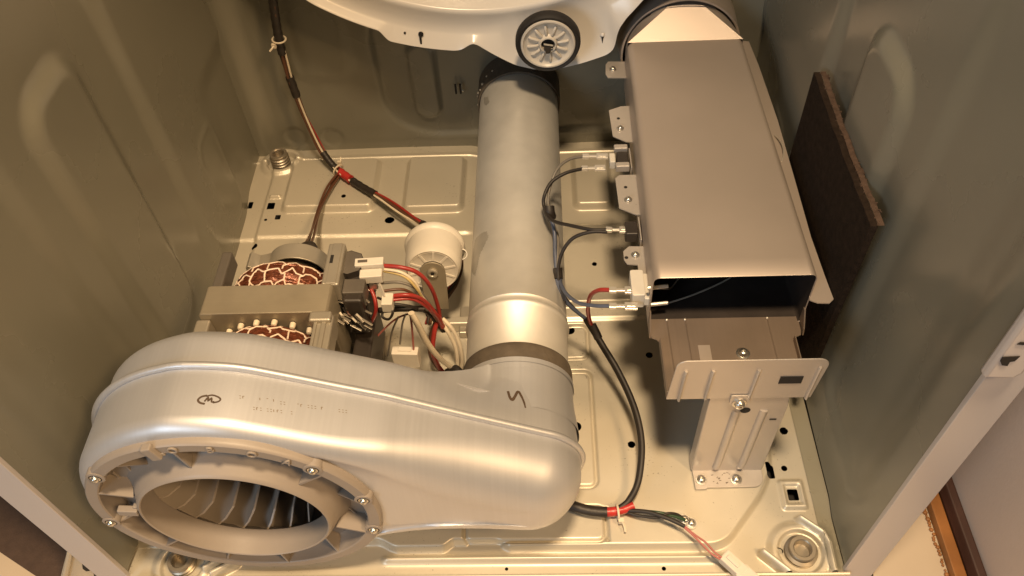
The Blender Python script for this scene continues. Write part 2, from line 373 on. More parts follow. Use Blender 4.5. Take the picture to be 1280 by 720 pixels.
# folded side strip lying on the pan at the right wall
strip = field('folded_edge', .3135, HW-.0005, -.002, .50, .004, lambda x, y: pan_h(x, y)+.0012, lambda u, v, h: np.stack([u, v, h], -1), 'wall', cab)
M['strip'] = mat('strip_steel', (.34, .32, .25), .38, .4, .06, 12); strip.data.materials[0] = M['strip']
for p in ((1014, 569), (1018, 610), (1034, 648), (1051, 681)):
    q = PZ(*p); MB().lathe([(.0026, 0), (.0026, .0006), (.0018, .0006), (.0018, .0002), (.0001, .0002)], (q.x, q.y, float(pan_h(np.array(q.x), np.array(q.y)))+.0012), (0, 0, 1), 16).build('weld_spot', 'strip', cab)
# white front flanges
def flange(x0, x1):
    o = MB().plate(rrect(x0, -.028, x1, TOPZ, .0005), .004, (0, .002, 0), (1, 0, 0), (0, 0, 1)).build('front_flange', 'flange', cab, 40, .0016, 3)
    return o
fl = flange(-.3650, -.3355); fr_ = flange(.3258, .3540)
MB().box2((-.3648, .0025, 0), (-.3635, .58, TOPZ)).build('outer_side', 'flange', cab, 0)
MB().box2((.3525, .0025, 0), (.3538, .58, TOPZ)).build('outer_side', 'flange', cab, 0)
# raised catch plate on the right flange
q = PY(1228, 470, -.008)
pq = [PY(px, py, -.0085) for px, py in ((1228, 473), (1266, 474), (1300, 440), (1300, 380), (1276, 404))]
cp = MB().plate([(p.x, p.z) for p in pq[:2]]+[(pq[1].x+.004, pq[1].z+.006), (pq[1].x+.004, .50), (pq[0].x-.001, .50)], .007, (0, -.0018, 0)).build('catch_plate', 'flange', fr_, 40, .0025, 3)
for pts in (((1250, 451), (1253, 446), (1275, 445), (1268, 451), (1262, 452), (1259, 457), (1252, 456)), ((1271, 430), (1276, 427.5), (1288, 428), (1282, 431))):
    MB().plate([(p.x, p.z) for p in [PY(px, py, -.0092) for px, py in pts]], .0005, (0, -.0091, 0)).build('slot', 'dark', fr_, 0)
# little corner bracket beyond the left flange
cbp = [PY(px, py, .0035) for px, py in ((84, 688), (150, 745), (66, 760))]
MB().plate([(p.x, p.z) for p in cbp], -.003, (0, .0035, 0)).build('corner_bracket', 'pan', cab, 40, .0008)
MB().tube([PY(88, 689, .002), PY(76, 745, .002)], .0028, 8).build('corner_fold', 'pan', cab)
for px, py in ((107, 709), (121, 718)):
    MB().plate([(p.x, p.z) for p in [PY(px-4.5, py-6, .0025), PY(px-3.5, py+2, .0025), PY(px+1, py+5, .0025), PY(px+7, py+4, .0025)]], .0005, (0, .0028, 0)).build('slot', 'dark', cab, 0)

# ------------------------------------------------------------------ levelling feet (threaded stems)
def foot(c, top, label, rt=.0128, rh=.0118):
    t = thing('levelling_foot', label, 'foot', 'threaded levelling feet in the base pan')
    pr = []; h = -.014
    while h < top:
        pr += [(rt*.82, h), (rt, h+.0010), (rt, h+.0018), (rt*.82, h+.0034)]; h += .0044
    MB().lathe(pr, c, (0, 0, 1), 32).build('thread', 'thread', t, 30)
    MB().lathe([(rt*.82, h-.001), (rh, h+.0005), (rh, h+.0025), (rh*.94, h+.0035), (rh*.70, h+.0035), (rh*.63, h+.0025), (rh*.63, h-.006), (.0001, h-.006)], c, (0, 0, 1), 32).build('head', 'thread', t, 35)
    MB().lathe([(rt*1.02, -.0045), (rt*1.5, -.0045), (rt*1.5, -.0030), (rt*1.05, -.0030)], c, (0, 0, 1), 32).build('washer', 'pan', t, 35)
    return t
foot((FEET[0][0], FEET[0][1]-.004, .0), .016, 'threaded foot in the rear corner beside the hanging harness')
foot((FEET[1][0], FEET[1][1], -.009), .008, 'threaded foot ringed by curved ribs in the right front corner', .0150, .0122)
foot((FEET[2][0], FEET[2][1], -.007), .008, 'threaded foot mostly hidden under the blower inlet cover')

# ================================================================== blower
bl = thing('blower_housing', 'silver sheet metal blower housing with round grey inlet cover', 'blower')
AX, AZ = -.192, .1235; SY = .060; YF = .006; YBK = .100
ctrl = []
for a in np.linspace(97, 319, 24): ctrl.append((-.191+.124*math.cos(math.radians(a)), .127+.124*math.sin(math.radians(a))))
ctrl += [(-.075, .0560), (-.043, .0575), (-.010, .0515), (.020, .0455), (.040, .0435), (.060, .0475), (.0775, .062), (.0870, .084), (.0885, .104), (.0825, .1215), (.0690, .1365), (.0520, .1455),
         (-.0012, .1715), (-.0508, .1970), (-.0644, .2040), (-.103, .2200), (-.1395, .2355), (-.170, .2465)]
pr = [Vector((p[0], 0, p[1])) for p in ctrl]; pr = spline(pr, 8, True)
# resample evenly
P2 = np.array([(p.x, p.z) for p in pr]); P2 = np.vstack([P2, P2[:1]]); L_ = np.r_[0, np.cumsum(np.hypot(*np.diff(P2, axis=0).T))]
NP = 200; tt = np.linspace(0, L_[-1], NP+1)[:-1]; PX_ = np.interp(tt, L_, P2[:, 0]); PZ_ = np.interp(tt, L_, P2[:, 1])
tx = np.roll(PX_, -1)-np.roll(PX_, 1); tz = np.roll(PZ_, -1)-np.roll(PZ_, 1); tl = np.hypot(tx, tz)
nx_, nz_ = -tz/tl, tx/tl      # candidate inward normal (ccw polygon)
k5 = np.ones(9)/9
def sm(a): return np.convolve(np.r_[a[-4:], a, a[:4]], k5, 'valid')
nx_, nz_ = sm(nx_), sm(nz_)
rf = .013 + .026*np.array(sstep(-.10, .02, PX_))
rf = sm(sm(rf))
HR = .1085
ang = np.arctan2(PZ_-AZ, PX_-AX); HXc, HZc = AX+HR*np.cos(ang), AZ+HR*np.sin(ang)
rows = []
for y in (SY, SY-.01): rows.append([(PX_[i], y, PZ_[i]) for i in range(NP)])
for k in range(0, 10):
    a = .5*PI*k/9
    rows.append([(PX_[i]+nx_[i]*rf[i]*(1-math.cos(a)), YF+rf[i]-rf[i]*math.sin(a), PZ_[i]+nz_[i]*rf[i]*(1-math.cos(a))) for i in range(NP)])
last = rows[-1]
for k in (.12, .3, .5, .7, .85, 1.0):
    rows.append([(last[i][0]*(1-k)+HXc[i]*k, YF+.002*math.sin(PI*k), last[i][2]*(1-k)+HZc[i]*k) for i in range(NP)])
rows.append([(AX+.1065*math.cos(ang[i]), YF+.004, AZ+.1065*math.sin(ang[i])) for i in range(NP)])
front_mb = MB().rings(rows); bl_front = front_mb.build('front_shell', 'alu', bl, 55)
rows = []
ins = .0018; DX, DZ, DR = .0330, .0900, .0490; NR = .0520
wN = np.array(sstep(-.050, -.004, PX_)); an = np.arctan2(PZ_-DZ, PX_-DX)
QX, QZ = DX+NR*np.cos(an), DZ+NR*np.sin(an)
for k in range(0, 15):
    t = k/14; a = .5*PI*min(max((t-.25)/.75, 0), 1); r = .014; yc = SY+.0005+(YBK-r-SY-.0005)*min(t/.25, 1)
    e = float(sstep(.08, .80, np.array(t))); yn = SY+.0005+(.134-SY)*t
    row = []
    for i in range(NP):
        c_ = (PX_[i]+nx_[i]*(ins+r*(1-math.cos(a))), yc+r*math.sin(a), PZ_[i]+nz_[i]*(ins+r*(1-math.cos(a))))
        bx0, bz0 = PX_[i]+nx_[i]*ins, PZ_[i]+nz_[i]*ins
        n_ = (bx0*(1-e)+QX[i]*e, yn, bz0*(1-e)+QZ[i]*e); m_ = wN[i]
        row.append(tuple(c_[q_]*(1-m_)+n_[q_]*m_ for q_ in range(3)))
    rows.append(row)
back_mb = MB().rings(rows); back_mb.build('rear_shell', 'alu', bl, 60)
MB().plate([(PX_[i]+nx_[i]*.014, PZ_[i]+nz_[i]*.014) for i in range(0, NP, 2)], -.001, (0, YBK-.003, 0)).build('rear_plate', 'alu', bl, 0)
# rolled seam between the two shells
prof_out = [(PX_[i]-nx_[i]*.0016, SY, PZ_[i]-nz_[i]*.0016) for i in range(NP)]
MB().tube(prof_out, .0030, 8, closed=True).build('rolled_seam', 'alu', bl, 60)
prof2_unused = [(PX_[i]-nx_[i]*.0004, SY-.0055, PZ_[i]-nz_[i]*.0004) for i in range(NP)]
# outlet neck, flared out of the rear shell
neck_mb = MB().lathe([(.0560, .085), (.0545, .098), (.0530, .108), (.0522, .118), (.0519, .134), (.0500, .134)], (DX, 0, DZ), (0, 1, 0), 64)
neck_mb.build('outlet_neck', 'alu', bl, 60)
MB().lathe([(.0530, .1325), (.0530, .1375), (.0500, .1375)], (DX, 0, DZ), (0, 1, 0), 64).build('neck_lip', 'alu', bl, 50)
# inlet cover
cov = MB().lathe([(.1165, -.008), (.1165, .0), (.1155, .0025), (.1145, .0033), (.1062, .0033), (.1052, .0023), (.1045, -.011), (.1025, -.0135), (.0890, -.0135), (.0872, -.0120),
                  (.0822, -.006), (.0768, .0060), (.0752, .0080), (.0741, .0086), (.0732, .0078), (.0728, .003), (.0720, -.006), (.0712, -.012), (.0715, -.0140), (.0735, -.0150), (.0850, -.022)], (AX, .004, AZ), (0, -1, 0), 112)
cover = cov.build('inlet_cover', 'plast', bl, 38)
for k in range(12):
    a = math.radians(k*30+8); c, s_ = math.cos(a), math.sin(a)
    e = Vector((-s_, 0, c))*.0009
    tri = [(.1056, -.0010), (.1056, .025), (.0860, .025), (.0825, .008), (.0800, .0000)] if k % 2 else [(.1056, -.0005), (.1056, .025), (.0860, .025), (.0835, .010)]
    vs = [Vector((AX+c*r, y+.002, AZ+s_*r)) for r, y in tri]; n = len(vs)
    MB().add([p-e for p in vs]+[p+e for p in vs], [tuple(reversed(range(n))), tuple(range(n, 2*n))]+[(j, (j+1) % n, n+(j+1) % n, n+j) for j in range(n)]).build('rib', 'plast', cover, 0)
for px, py in ((119, 600), (391, 589), (456, 627), (470, 664), (134, 655)):
    q = PY(px, py, -.001); d = Vector((q.x-AX, 0, q.z-AZ)).normalized()*.1105
    c = Vector((AX+d.x, .0008, AZ+d.z)); MB().lathe([(.0072, -.006), (.0072, .0006), (.0060, .0010), (.005, .0010)], c, (0, -1, 0), 20).build('screw_boss', 'plast', cover)
    screw(cover, c+Vector((0, -.0004, 0)), (0, -1, 0), .0030)
# clip tabs
for px, py in ((176, 557), (165, 640)):
    q = PY(px, py, -.001); rr = .111 if py < 600 else .086
    d = Vector((q.x-AX, 0, q.z-AZ)).normalized(); c = Vector((AX, 0, AZ))+d*rr
    rot = Matrix.Rotation(-math.atan2(d.z, d.x), 3, 'Y')
    MB().box(c+Vector((0, .000, 0)), (.016, .006, .008), rot).box(c+Vector((0, .006, 0))+d*(-.006), (.004, .012, .012), rot).build('clip', 'plast', cover, 0, .001)
for ch, px, py in (('O', 216, 563.5), ('B', 263, 564), ('O', 314, 570), ('A', 359, 578)):
    fc = bpy.data.curves.new('letter', 'FONT'); fc.body = ch; fc.size = .0095; fc.extrude = .0006; fc.align_x = 'CENTER'; fc.align_y = 'CENTER'; fc.bevel_depth = .0002
    fo = bpy.data.objects.new('tmp', fc); COL.objects.link(fo); bpy.context.view_layer.update()
    me = bpy.data.meshes.new_from_object(fo.evaluated_get(bpy.context.evaluated_depsgraph_get())); bpy.data.objects.remove(fo)
    me.materials.clear(); me.materials.append(M['plast']); o = bpy.data.objects.new('letter', me); COL.objects.link(o); o.parent = cover
    q = PY(px, py, 0); d = Vector((q.x-AX, 0, q.z-AZ)); a = math.atan2(d.z, d.x); d = d.normalized()*.1102
    o.matrix_world = Matrix.Translation((AX+d.x, -.0002, AZ+d.z)) @ Matrix.Rotation(-(a-PI/2), 4, 'Y') @ Matrix.Rotation(PI/2, 4, 'X')
# printed emblem, faded code and pen mark, laid on the shells
bv = BVHTree.FromPolygons([tuple(p) for p in front_mb.v], front_mb.f); bvb = BVHTree.FromPolygons([tuple(p) for p in back_mb.v], back_mb.f)
bvn = BVHTree.FromPolygons([tuple(p) for p in neck_mb.v], neck_mb.f)
def on_shell(px, py, trees):
    d = Vector(_ray(px, py).tolist()).normalized(); best = None
    for t in trees:
        h = t.ray_cast(Vector(CP.tolist()), d)
        if h[0] is not None and (best is None or h[3] < best[3]): best = h
    return (best[0], best[1] if best[1].dot(d) < 0 else -best[1]) if best else None
def stroke(mb, pix, wid, trees, n=4, lift=.00012):
    pts = spline([(p[0], p[1], 0) for p in pix], n) if len(pix) > 2 else [Vector((p[0], p[1], 0)) for p in pix]
    W = wid if isinstance(wid, (list, tuple)) else [wid]*len(pts)
    A = []; B = []
    for i, p in enumerate(pts):
        h = on_shell(p.x, p.y, trees)
        if not h: return
        h2 = on_shell(*(pts[min(i+1, len(pts)-1)]).to_2d(), trees); h0 = on_shell(*(pts[max(i-1, 0)]).to_2d(), trees)
        if not h2 or not h0: return
        t = (h2[0]-h0[0]).normalized(); sd_ = t.cross(h[1]).normalized(); ww = W[min(int(i*len(W)/len(pts)), len(W)-1)]/2
        A.append(h[0]+h[1]*lift-sd_*ww); B.append(h[0]+h[1]*lift+sd_*ww)
    n_ = len(A); mb.add(A+B, [(i, i+1, n_+i+1, n_+i) for i in range(n_-1)])
em = MB()
stroke(em, [(259, 494.5), (252, 496), (247.5, 500), (250, 503.5), (256, 505)], .0016, [bv], 5)
stroke(em, [(258, 495.5), (265, 494), (272, 496), (275.5, 499), (273, 502), (266, 503.5)], .0013, [bv], 5)
stroke(em, [(255.5, 502), (260.5, 496.5), (260.0, 501.5), (264.5, 497.5), (264.5, 502.5), (268, 502)], .0013, [bv], 3)
em.build('emblem', 'ink', bl, 0)
code = MB()
for row, (x0, y0, x1, y1) in enumerate(((282, 494.5, 346, 501), (350, 503.5, 436, 515), (280, 503, 300, 506), (312, 510, 372, 517))):
    n = int((x1-x0)/4.2)
    for i in range(n):
        if random.random() < .42: continue
        x = x0+(x1-x0)*i/n; y = y0+(y1-y0)*i/n
        r = random.random()
        if r < .5: stroke(code, [(x, y-1.5), (x+.2, y+1.5)], .0006, [bv])
        if r > .3: stroke(code, [(x, y-1.5), (x+2.0, y-1.2)], .0005, [bv])
        if r > .6: stroke(code, [(x+.2, y+1.4), (x+2.2, y+1.7)], .0005, [bv])
code.build('faded_code', 'fink', bl, 0)
pen = MB(); stroke(pen, [(635, 489), (637, 496), (640, 500), (643.5, 496), (647.5, 489.5), (651.5, 495), (655, 503), (656.8, 510)], [.0022, .0026, .0028, .0024, .0024, .0022, .0019, .0014], [bvb, bvn], 5)
pen.build('pen_mark', 'ink', bl, 0)

# fan wheel inside
fan = thing('fan_wheel', 'dark grey bladed fan wheel inside the blower inlet', 'fan')
MB().lathe([(.1, .086), (.1, .088), (.015, .088), (.0149, .075), (.012, .07), (.0001, .07)], (AX, 0, AZ), (0, 1, 0), 48).build('back_disc', 'fan', fan, 40)
MB().lathe([(.1005, .086), (.1005, .030), (.1035, .030), (.1035, .086)], (AX, 0, AZ), (0, 1, 0), 48).build('outer_ring', 'fan', fan, 40)
blade_me = None
for k in range(22):
    a = 2*PI*k/22+.05
    if blade_me is None:
        vs = []; ny_ = 5
        prof = []
        for j in range(7):
            t = j/6; r = .064+.036*t; th = -.30*t-.12*t*t
            prof.append((r, th))
        A = []; B = []
        for (r, th), yf_ in zip(prof, (.034, .024, .019, .0170, .016, .016, .016)):
            for y in (yf_, .087):
                A.append(Vector((r*math.cos(th), y, r*math.sin(th)))); B.append(Vector((r*math.cos(th+.0018/r), y, r*math.sin(th+.0018/r))))
        mb = MB(); n = len(A); fs = []
        for j in range(6):
            i = 2*j; fs += [(i, i+1, i+3, i+2), (n+i+2, n+i+3, n+i+1, n+i), (i, i+2, n+i+2, n+i)]
        fs += [(0, n, n+1, 1)]
        ob = mb.add(A+B, fs).build('blade', 'fan', fan, 30); blade_me = ob.data
    else:
        ob = bpy.data.objects.new('blade', blade_me); COL.objects.link(ob); ob.parent = fan
    ob.matrix_world = Matrix.Translation((AX, 0, AZ)) @ Matrix.Rotation(a, 4, 'Y')

# ================================================================== exhaust duct
du = thing('exhaust_duct', 'round galvanised exhaust duct running from blower to rear panel', 'duct')
MB().lathe([(DR, .128), (DR, .200), (DR+.0016, .2015), (DR+.0022, .2035), (DR+.0016, .2055), (DR, .207), (DR, .2115), (DR+.0009, .2125), (DR, .2140), (DR, .30), (DR, .45), (DR, .596)], (DX, 0, DZ), (0, 1, 0), 72).build('tube', 'duct', du, 60)
MB().lathe([(DR+.0005, .1375), (DR+.0030, .1385), (DR+.0034, .143), (DR+.0032, .150), (DR+.0022, .1545), (DR+.0004, .156)], (DX, 0, DZ), (0, 1, 0), 64).build('sealing_band', 'band', du, 60)
MB().lathe([(DR+.0008, .555), (DR+.0028, .556), (DR+.0032, .575), (DR+.0030, .597)], (DX, 0, DZ), (0, 1, 0), 64).build('rear_sleeve', 'band', du, 60)
sol = MB()
for i in range(7):
    a = math.radians(128+i*9+random.uniform(-2, 2)); r = random.uniform(.0012, .0024)
    sol.lathe([(.0001, r), (r*.7, r*.7), (r, 0), (r*.7, -r*.6)], (DX+math.cos(a)*(DR+.003), .562+random.uniform(0, .012), DZ+math.sin(a)*(DR+.003)), (0, 0, 1), 7)
sol.build('sealant_bead', 'metal', du)
# worn patch where paint has rubbed off the side
def patch(pts, m, name):
    uv = []
    for px, py in pts:
        d = Vector(_ray(px, py).tolist()).normalized(); o = Vector(CP.tolist())
        a = d.x**2+d.z**2; b = 2*((o.x-DX)*d.x+(o.z-DZ)*d.z); c = (o.x-DX)**2+(o.z-DZ)**2-DR**2
        dis = b*b-4*a*c; t = (-b-math.sqrt(dis))/(2*a) if dis > 0 else -b/(2*a); p = o+d*t
        uv.append((math.atan2(p.z-DZ, p.x-DX)*DR, p.y))
    def inside(u, v):
        r = False
        for i in range(len(uv)):
            (x1, y1), (x2, y2) = uv[i-1], uv[i]
            if (y1 > v) != (y2 > v) and u < (x2-x1)*(v-y1)/(y2-y1)+x1: r = not r
        return r
    st_ = .0008; mb = MB(); u0 = min(p[0] for p in uv); v0 = min(p[1] for p in uv)
    def cp3(u, v): return Vector((DX+(DR+.00015)*math.cos(u/DR), v, DZ+(DR+.00015)*math.sin(u/DR)))
    for i in range(int((max(p[0] for p in uv)-u0)/st_)+1):
        for j in range(int((max(p[1] for p in uv)-v0)/st_)+1):
            u, v = u0+i*st_, v0+j*st_
            if inside(u+st_/2+.0006*math.sin(v*2100), v+st_/2+.0006*math.sin(u*1700)): mb.add([cp3(u, v), cp3(u+st_, v), cp3(u+st_, v+st_), cp3(u, v+st_)], [(0, 1, 2, 3)])
    mb.build(name, m, du, 60)
M['stain'] = mat('smoky_stain', (.42, .40, .36), .5, .5, .15, 60)
patch([(594, 300), (600, 293), (608, 289), (611, 296), (606, 306), (600, 318), (597, 332), (594, 345), (590, 340), (591, 318)], 'stain', 'scuff')
patch([(605, 122), (610, 121), (612, 128), (608, 132), (605, 130)], 'stain', 'scuff')

# ================================================================== heater
he = thing('heater_box', 'long brown-grey sheet metal heater duct with open black front', 'heater')
HB, HT = .139, .2065; hy0, hy1 = .172, .513
XL0, XR0, XL1, XR1 = .1535, .2920, .1590, .2860
def hsec(y, k=0., bot=None):
    t = (y-hy0)/(hy1-hy0); xl = XL0+(XL1-XL0)*t+k; xr = XR0+(XR1-XR0)*t-k
    return [(p[0], y, p[1]) for p in rrect(xl, (HB if bot is None else bot)+k, xr, HT-k, (.004, .004, .007 if k == 0 else .006, .007 if k == 0 else .006), 5)]
rings_ = [hsec(hy0+.0003, .0010), hsec(hy0-.0006, .0004), hsec(hy0, 0), hsec(hy0+.02), hsec(.30), hsec(.42), hsec(hy1)]
MB().rings(rings_).build('upper_shell', 'heat', he, 45)
MB().rings([hsec(hy0+.0004, .0011), hsec(hy0+.05, .0011), hsec(hy1, .0011)], True, False, True).build('inner_lining', 'mouth_shade', he, 45)  # dark inner skin, the shade of the heater mouth put into its colour
# rear hood: rectangle to round
RC = (.2245, .170); RR = .0635; ry = .549
top_a = Vector((XL1, hy1, HT)); top_b = Vector((XR1, hy1, HT)); bot_a = Vector((XL1, hy1, HB)); bot_b = Vector((XR1, hy1, HB))
def cpt(a, y=ry, r=RR): return Vector((RC[0]+r*math.cos(a), y, RC[1]+r*math.sin(a)))
hood = MB()
Tp = [cpt(PI/2+.24-.48*k/6) for k in range(7)]
hood.add([top_a, top_b]+Tp, [(0, 1)+tuple(range(8, 1, -1))])
def fan_tri(corner, a0, a1, n=12):
    pts = [cpt(a0+(a1-a0)*k/n) for k in range(n+1)]; hood.add([corner]+pts, [(0, i, i+1) for i in range(1, n+1)])
fan_tri(top_a, PI/2+.24, PI); fan_tri(top_b, 0, PI/2-.24); fan_tri(bot_a, PI, 1.5*PI); fan_tri(bot_b, 1.5*PI, 2*PI)
hood.add([top_a, bot_a, cpt(PI)], [(0, 1, 2)]); hood.add([top_b, bot_b, cpt(0)], [(0, 1, 2)]); hood.add([bot_a, bot_b, cpt(1.5*PI)], [(0, 1, 2)])
hood.build('rear_hood', 'heat', he, 14)
MB().lathe([(RR, ry-.0002), (RR, .60)], (RC[0], 0, RC[1]), (0, 1, 0), 64).build('spigot', 'heat', he, 50)
# round sleeve of the rear panel that the hood plugs into, with slots
sl = MB().lathe([(.0668, .545), (.0668, .5435), (.0690, .5435), (.0695, .56), (.0710, .60)], (RC[0], 0, RC[1]), (0, 1, 0), 72).build('sleeve', 'heat', he, 45)
for a0, a1 in ((58, 112), (126, 150), (22, 42)):
    n = 14; A = []; B = []
    for k in range(n+1):
        a = math.radians(a0+(a1-a0)*k/n); wv = .0017*(math.sin(PI*k/n)**.35)
        A.append(cpt(a, .5428, .0652-wv)); B.append(cpt(a, .5428, .0652+wv))
    MB().add(A+B, [(i, i+1, n+2+i, n+1+i) for i in range(n)]).build('slot', 'dark', sl, 0)
# lower shell: tray reaching forward
ty0, ty1 = .0955, .172
trayx0, trayx1 = .1630, .2810
def tray_out():
    L = [(trayx0, ty0), (trayx1, ty0), (trayx1, .151), (.2835, .1545), (.2885, .157), (.2895, .163), (.2895, .1775), (.1550, .1775), (.1548, .163), (.1560, .157), (.1605, .1545), (trayx0, .151)]
    return L
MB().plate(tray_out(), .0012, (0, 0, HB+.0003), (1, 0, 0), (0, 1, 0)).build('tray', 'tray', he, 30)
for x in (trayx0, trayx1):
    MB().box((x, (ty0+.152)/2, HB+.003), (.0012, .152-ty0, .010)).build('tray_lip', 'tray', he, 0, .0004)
for x, sg in ((.1542, 1), (.2903, -1)):
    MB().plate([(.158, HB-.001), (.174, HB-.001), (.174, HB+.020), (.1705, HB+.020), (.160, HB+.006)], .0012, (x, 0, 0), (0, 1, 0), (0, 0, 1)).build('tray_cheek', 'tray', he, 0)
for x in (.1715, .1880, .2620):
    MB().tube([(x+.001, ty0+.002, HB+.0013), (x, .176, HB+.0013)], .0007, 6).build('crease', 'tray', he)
    MB().lathe([(.0001, .0012), (.0009, .0009), (.0013, 0)], (x, .176, HB+.002), (0, 0, 1), 10).build('rivet', 'metal', he)
MB().box((.2010, .127, HB+.0018), (.0105, .040, .0012)).build('crease_strip', 'heat', he, 0)
_q = PZ(929, 441, HB+.003)
screw(he, (_q.x, _q.y, HB+.0012), (0, 0, 1), .0046)
# upright front flange with ribs
fy = .0944
fo_ = [(p[0]+(p[1]-.139)*.07, p[1]) for p in rrect(.1622, .1385, .2835, .1955, (.0005, .0005, .010, .008), 6)]
ff = MB().plate(fo_, .0012, (0, fy, 0)).build('front_flange', 'leg', he, 30, .0004)
for x, z0, z1 in ((.1725, .139, .182), (.1945, .141, .182), (.2310, .141, .182), (.2790, .139, .185)):
    MB().tube([(x, fy-.0016, z0), (x+.0010, fy-.0016, z1-.003), (x+.0015, fy-.0010, z1)], .0028, 10, ry=.0013).build('rib', 'leg', ff)
MB().box((.2610, fy-.0016, .1665), (.0185, .0006, .0100)).build('slot', 'dark', ff, 0)
MB().plate(rrect(.2160, .1285, .2320, .1450, (.006, .006, .001, .001)), .0012, (0, fy-.0018, 0)).build('screw_tab', 'leg', ff, 30)
screw(ff, (.2242, fy-.0030, .1345), (0, -1, 0), .0046)
# right hand edge strip
es = [PZ(px, py, .176) for px, py in ((1008, 338), (1012, 375), (1022, 378.5), (1037, 379), (1042, 374), (1031, 345), (1014, 297), (993, 223), (972, 150), (948, 81), (936, 52), (915, 50))]
MB().plate([(p.x, p.y) for p in es], .0012, (0, 0, .175), (1, 0, 0), (0, 1, 0)).build('edge_strip', 'heat', he, 30)
MB().tube(spline([(XR0+.009, .345, .176), (XR0+.0125, .355, .179), (XR0+.0130, .37, .180), (XR0+.0095, .385, .177)], 6), .0007, 6).build('wire_loop', 'metal', he)
# tabs on the left
TZ = .166
def tab(pts, screws_, holes_=(), m='leg'):
    pl = [PZ(px, py, TZ) for px, py in pts]
    o = MB().plate([(p.x, p.y) for p in pl], .0012, (0, 0, TZ), (1, 0, 0), (0, 1, 0)).build('mounting_tab', m, he, 30)
    for px, py in screws_: 
        q = PZ(px, py, TZ); screw(o, (q.x, q.y, TZ+.0012), (0, 0, 1), .0030)
    for px, py in holes_:
        q = PZ(px, py, TZ+.0014); MB().disc((q.x, q.y, TZ+.0015), .0018, (0, 0, 1), 12).build('hole', 'dark', o, 0)
    return o
tab([(785, 98), (760, 98), (757, 94), (757, 82), (760, 78), (785, 78)], [(766, 88)])
tab([(794, 179), (782, 178), (766, 171), (761, 139), (776, 134), (794, 133)], [(775, 162)], [(773, 148)])
tab([(806, 270), (794, 269), (774, 261), (769, 224), (774, 220), (806, 219)], [(785, 251)], [(782, 234)])
tab([(806, 309), (786, 309), (779, 315), (780, 326), (784, 331), (797, 332), (800, 358), (815, 358), (812, 309)], [(794, 320)], [(783, 322)])
MB().tube([PZ(786, 60, .172), PZ(790, 120, .172), PZ(797, 200, .172), PZ(806, 300, .172)], .0016, 8).build('hem', 'heat', he)
# thermostats with spade terminals
def spade(parent, a, b, m='metal', wdt=.0078):
    a, b = Vector(a), Vector(b); d = (b-a).normalized(); sd_ = d.cross(Vector((0, 0, 1))).normalized(); up = sd_.cross(d); L = (b-a).length
    rot = Matrix((d, sd_, up)).transposed()
    mb = MB().box(a+d*L*.78, (L*.44, wdt, .0026), rot).box(a+d*L*.78+up*.0014, (L*.30, wdt*.45, .0010), rot).box(a+d*L*.42, (L*.34, wdt*.42, .0022), rot).box(a+d*L*.16, (L*.26, wdt*.72, .0034), rot)
    return mb.build('spade_terminal', m, parent, 0, .0005)
def thermostat(cx, cy, kind):
    q = PZ(cx, cy, .166)
    body = MB().box((q.x, q.y, .163), (.012, .017, .012)).build('thermostat', 'black', he, 0, .0012)
    MB().box((q.x+.0082, q.y, .163), (.0014, .030, .010)).build('mounting_plate', 'leg', body, 0, .0004)
    if kind:
        for dy in (.0135, -.0140):
            MB().box((q.x-.001, q.y+dy, .168), (.014, .007, .008)).build('clamp', 'leg', body, 0, .001)
        MB().box((q.x-.0105, q.y, .164), (.006, .014, .010)).build('ceramic_face', 'wplast', body, 0, .001)
    return body
t1 = thermostat(778, 199, True); t2 = thermostat(789, 287, False)
TZZ = .166
def Q(px, py, z=TZZ): return PZ(px, py, z)
spade(t1, Q(727, 195.5), Q(760, 195.5)); spade(t1, Q(726, 210.5), Q(757, 210))
spade(t2, Q(756, 287), Q(788, 287.5), wdt=.0075)
q = Q(804, 372)
tbk = MB().plate([(p[0], p[1]) for p in rrect(.1385, .188-.008, .1505, .188+.022, .002)], .018, (0, 0, .155), (1, 0, 0), (0, 1, 0)).build('terminal_block', 'wplast', he, 0, .0008)
MB().box((.1525, .193, .165), (.006, .030, .010)).build('insulator', 'wplast', tbk, 0, .001)
spade(tbk, Q(760, 362.5), Q(797, 363)); spade(tbk, Q(760, 382.5), Q(797, 383))
# coil leads seen in the dark mouth
for (pts, e) in (([(818, 360), (828, 361), (838, 360), (847, 357), (858, 350)], 0), ([(818, 381), (830, 380), (860, 379), (885, 376), (905, 370), (918, 362)], 1)):
    P_ = [PY(px, py, .180+.010*i*(1 if e else 1.4)) for i, (px, py) in enumerate(pts)]
    P_ = [Vector((p.x, p.y, max(p.z, HB+.006))) for p in P_]
    MB().tube(spline(P_, 8), .0008, 6).build('coil_lead', 'metal', he)
    MB().tube([P_[0]-Vector((.006, 0, 0)), P_[0]+Vector((.012, .002, 0))], .0019, 8).build('lead_crimp', 'metal', he)

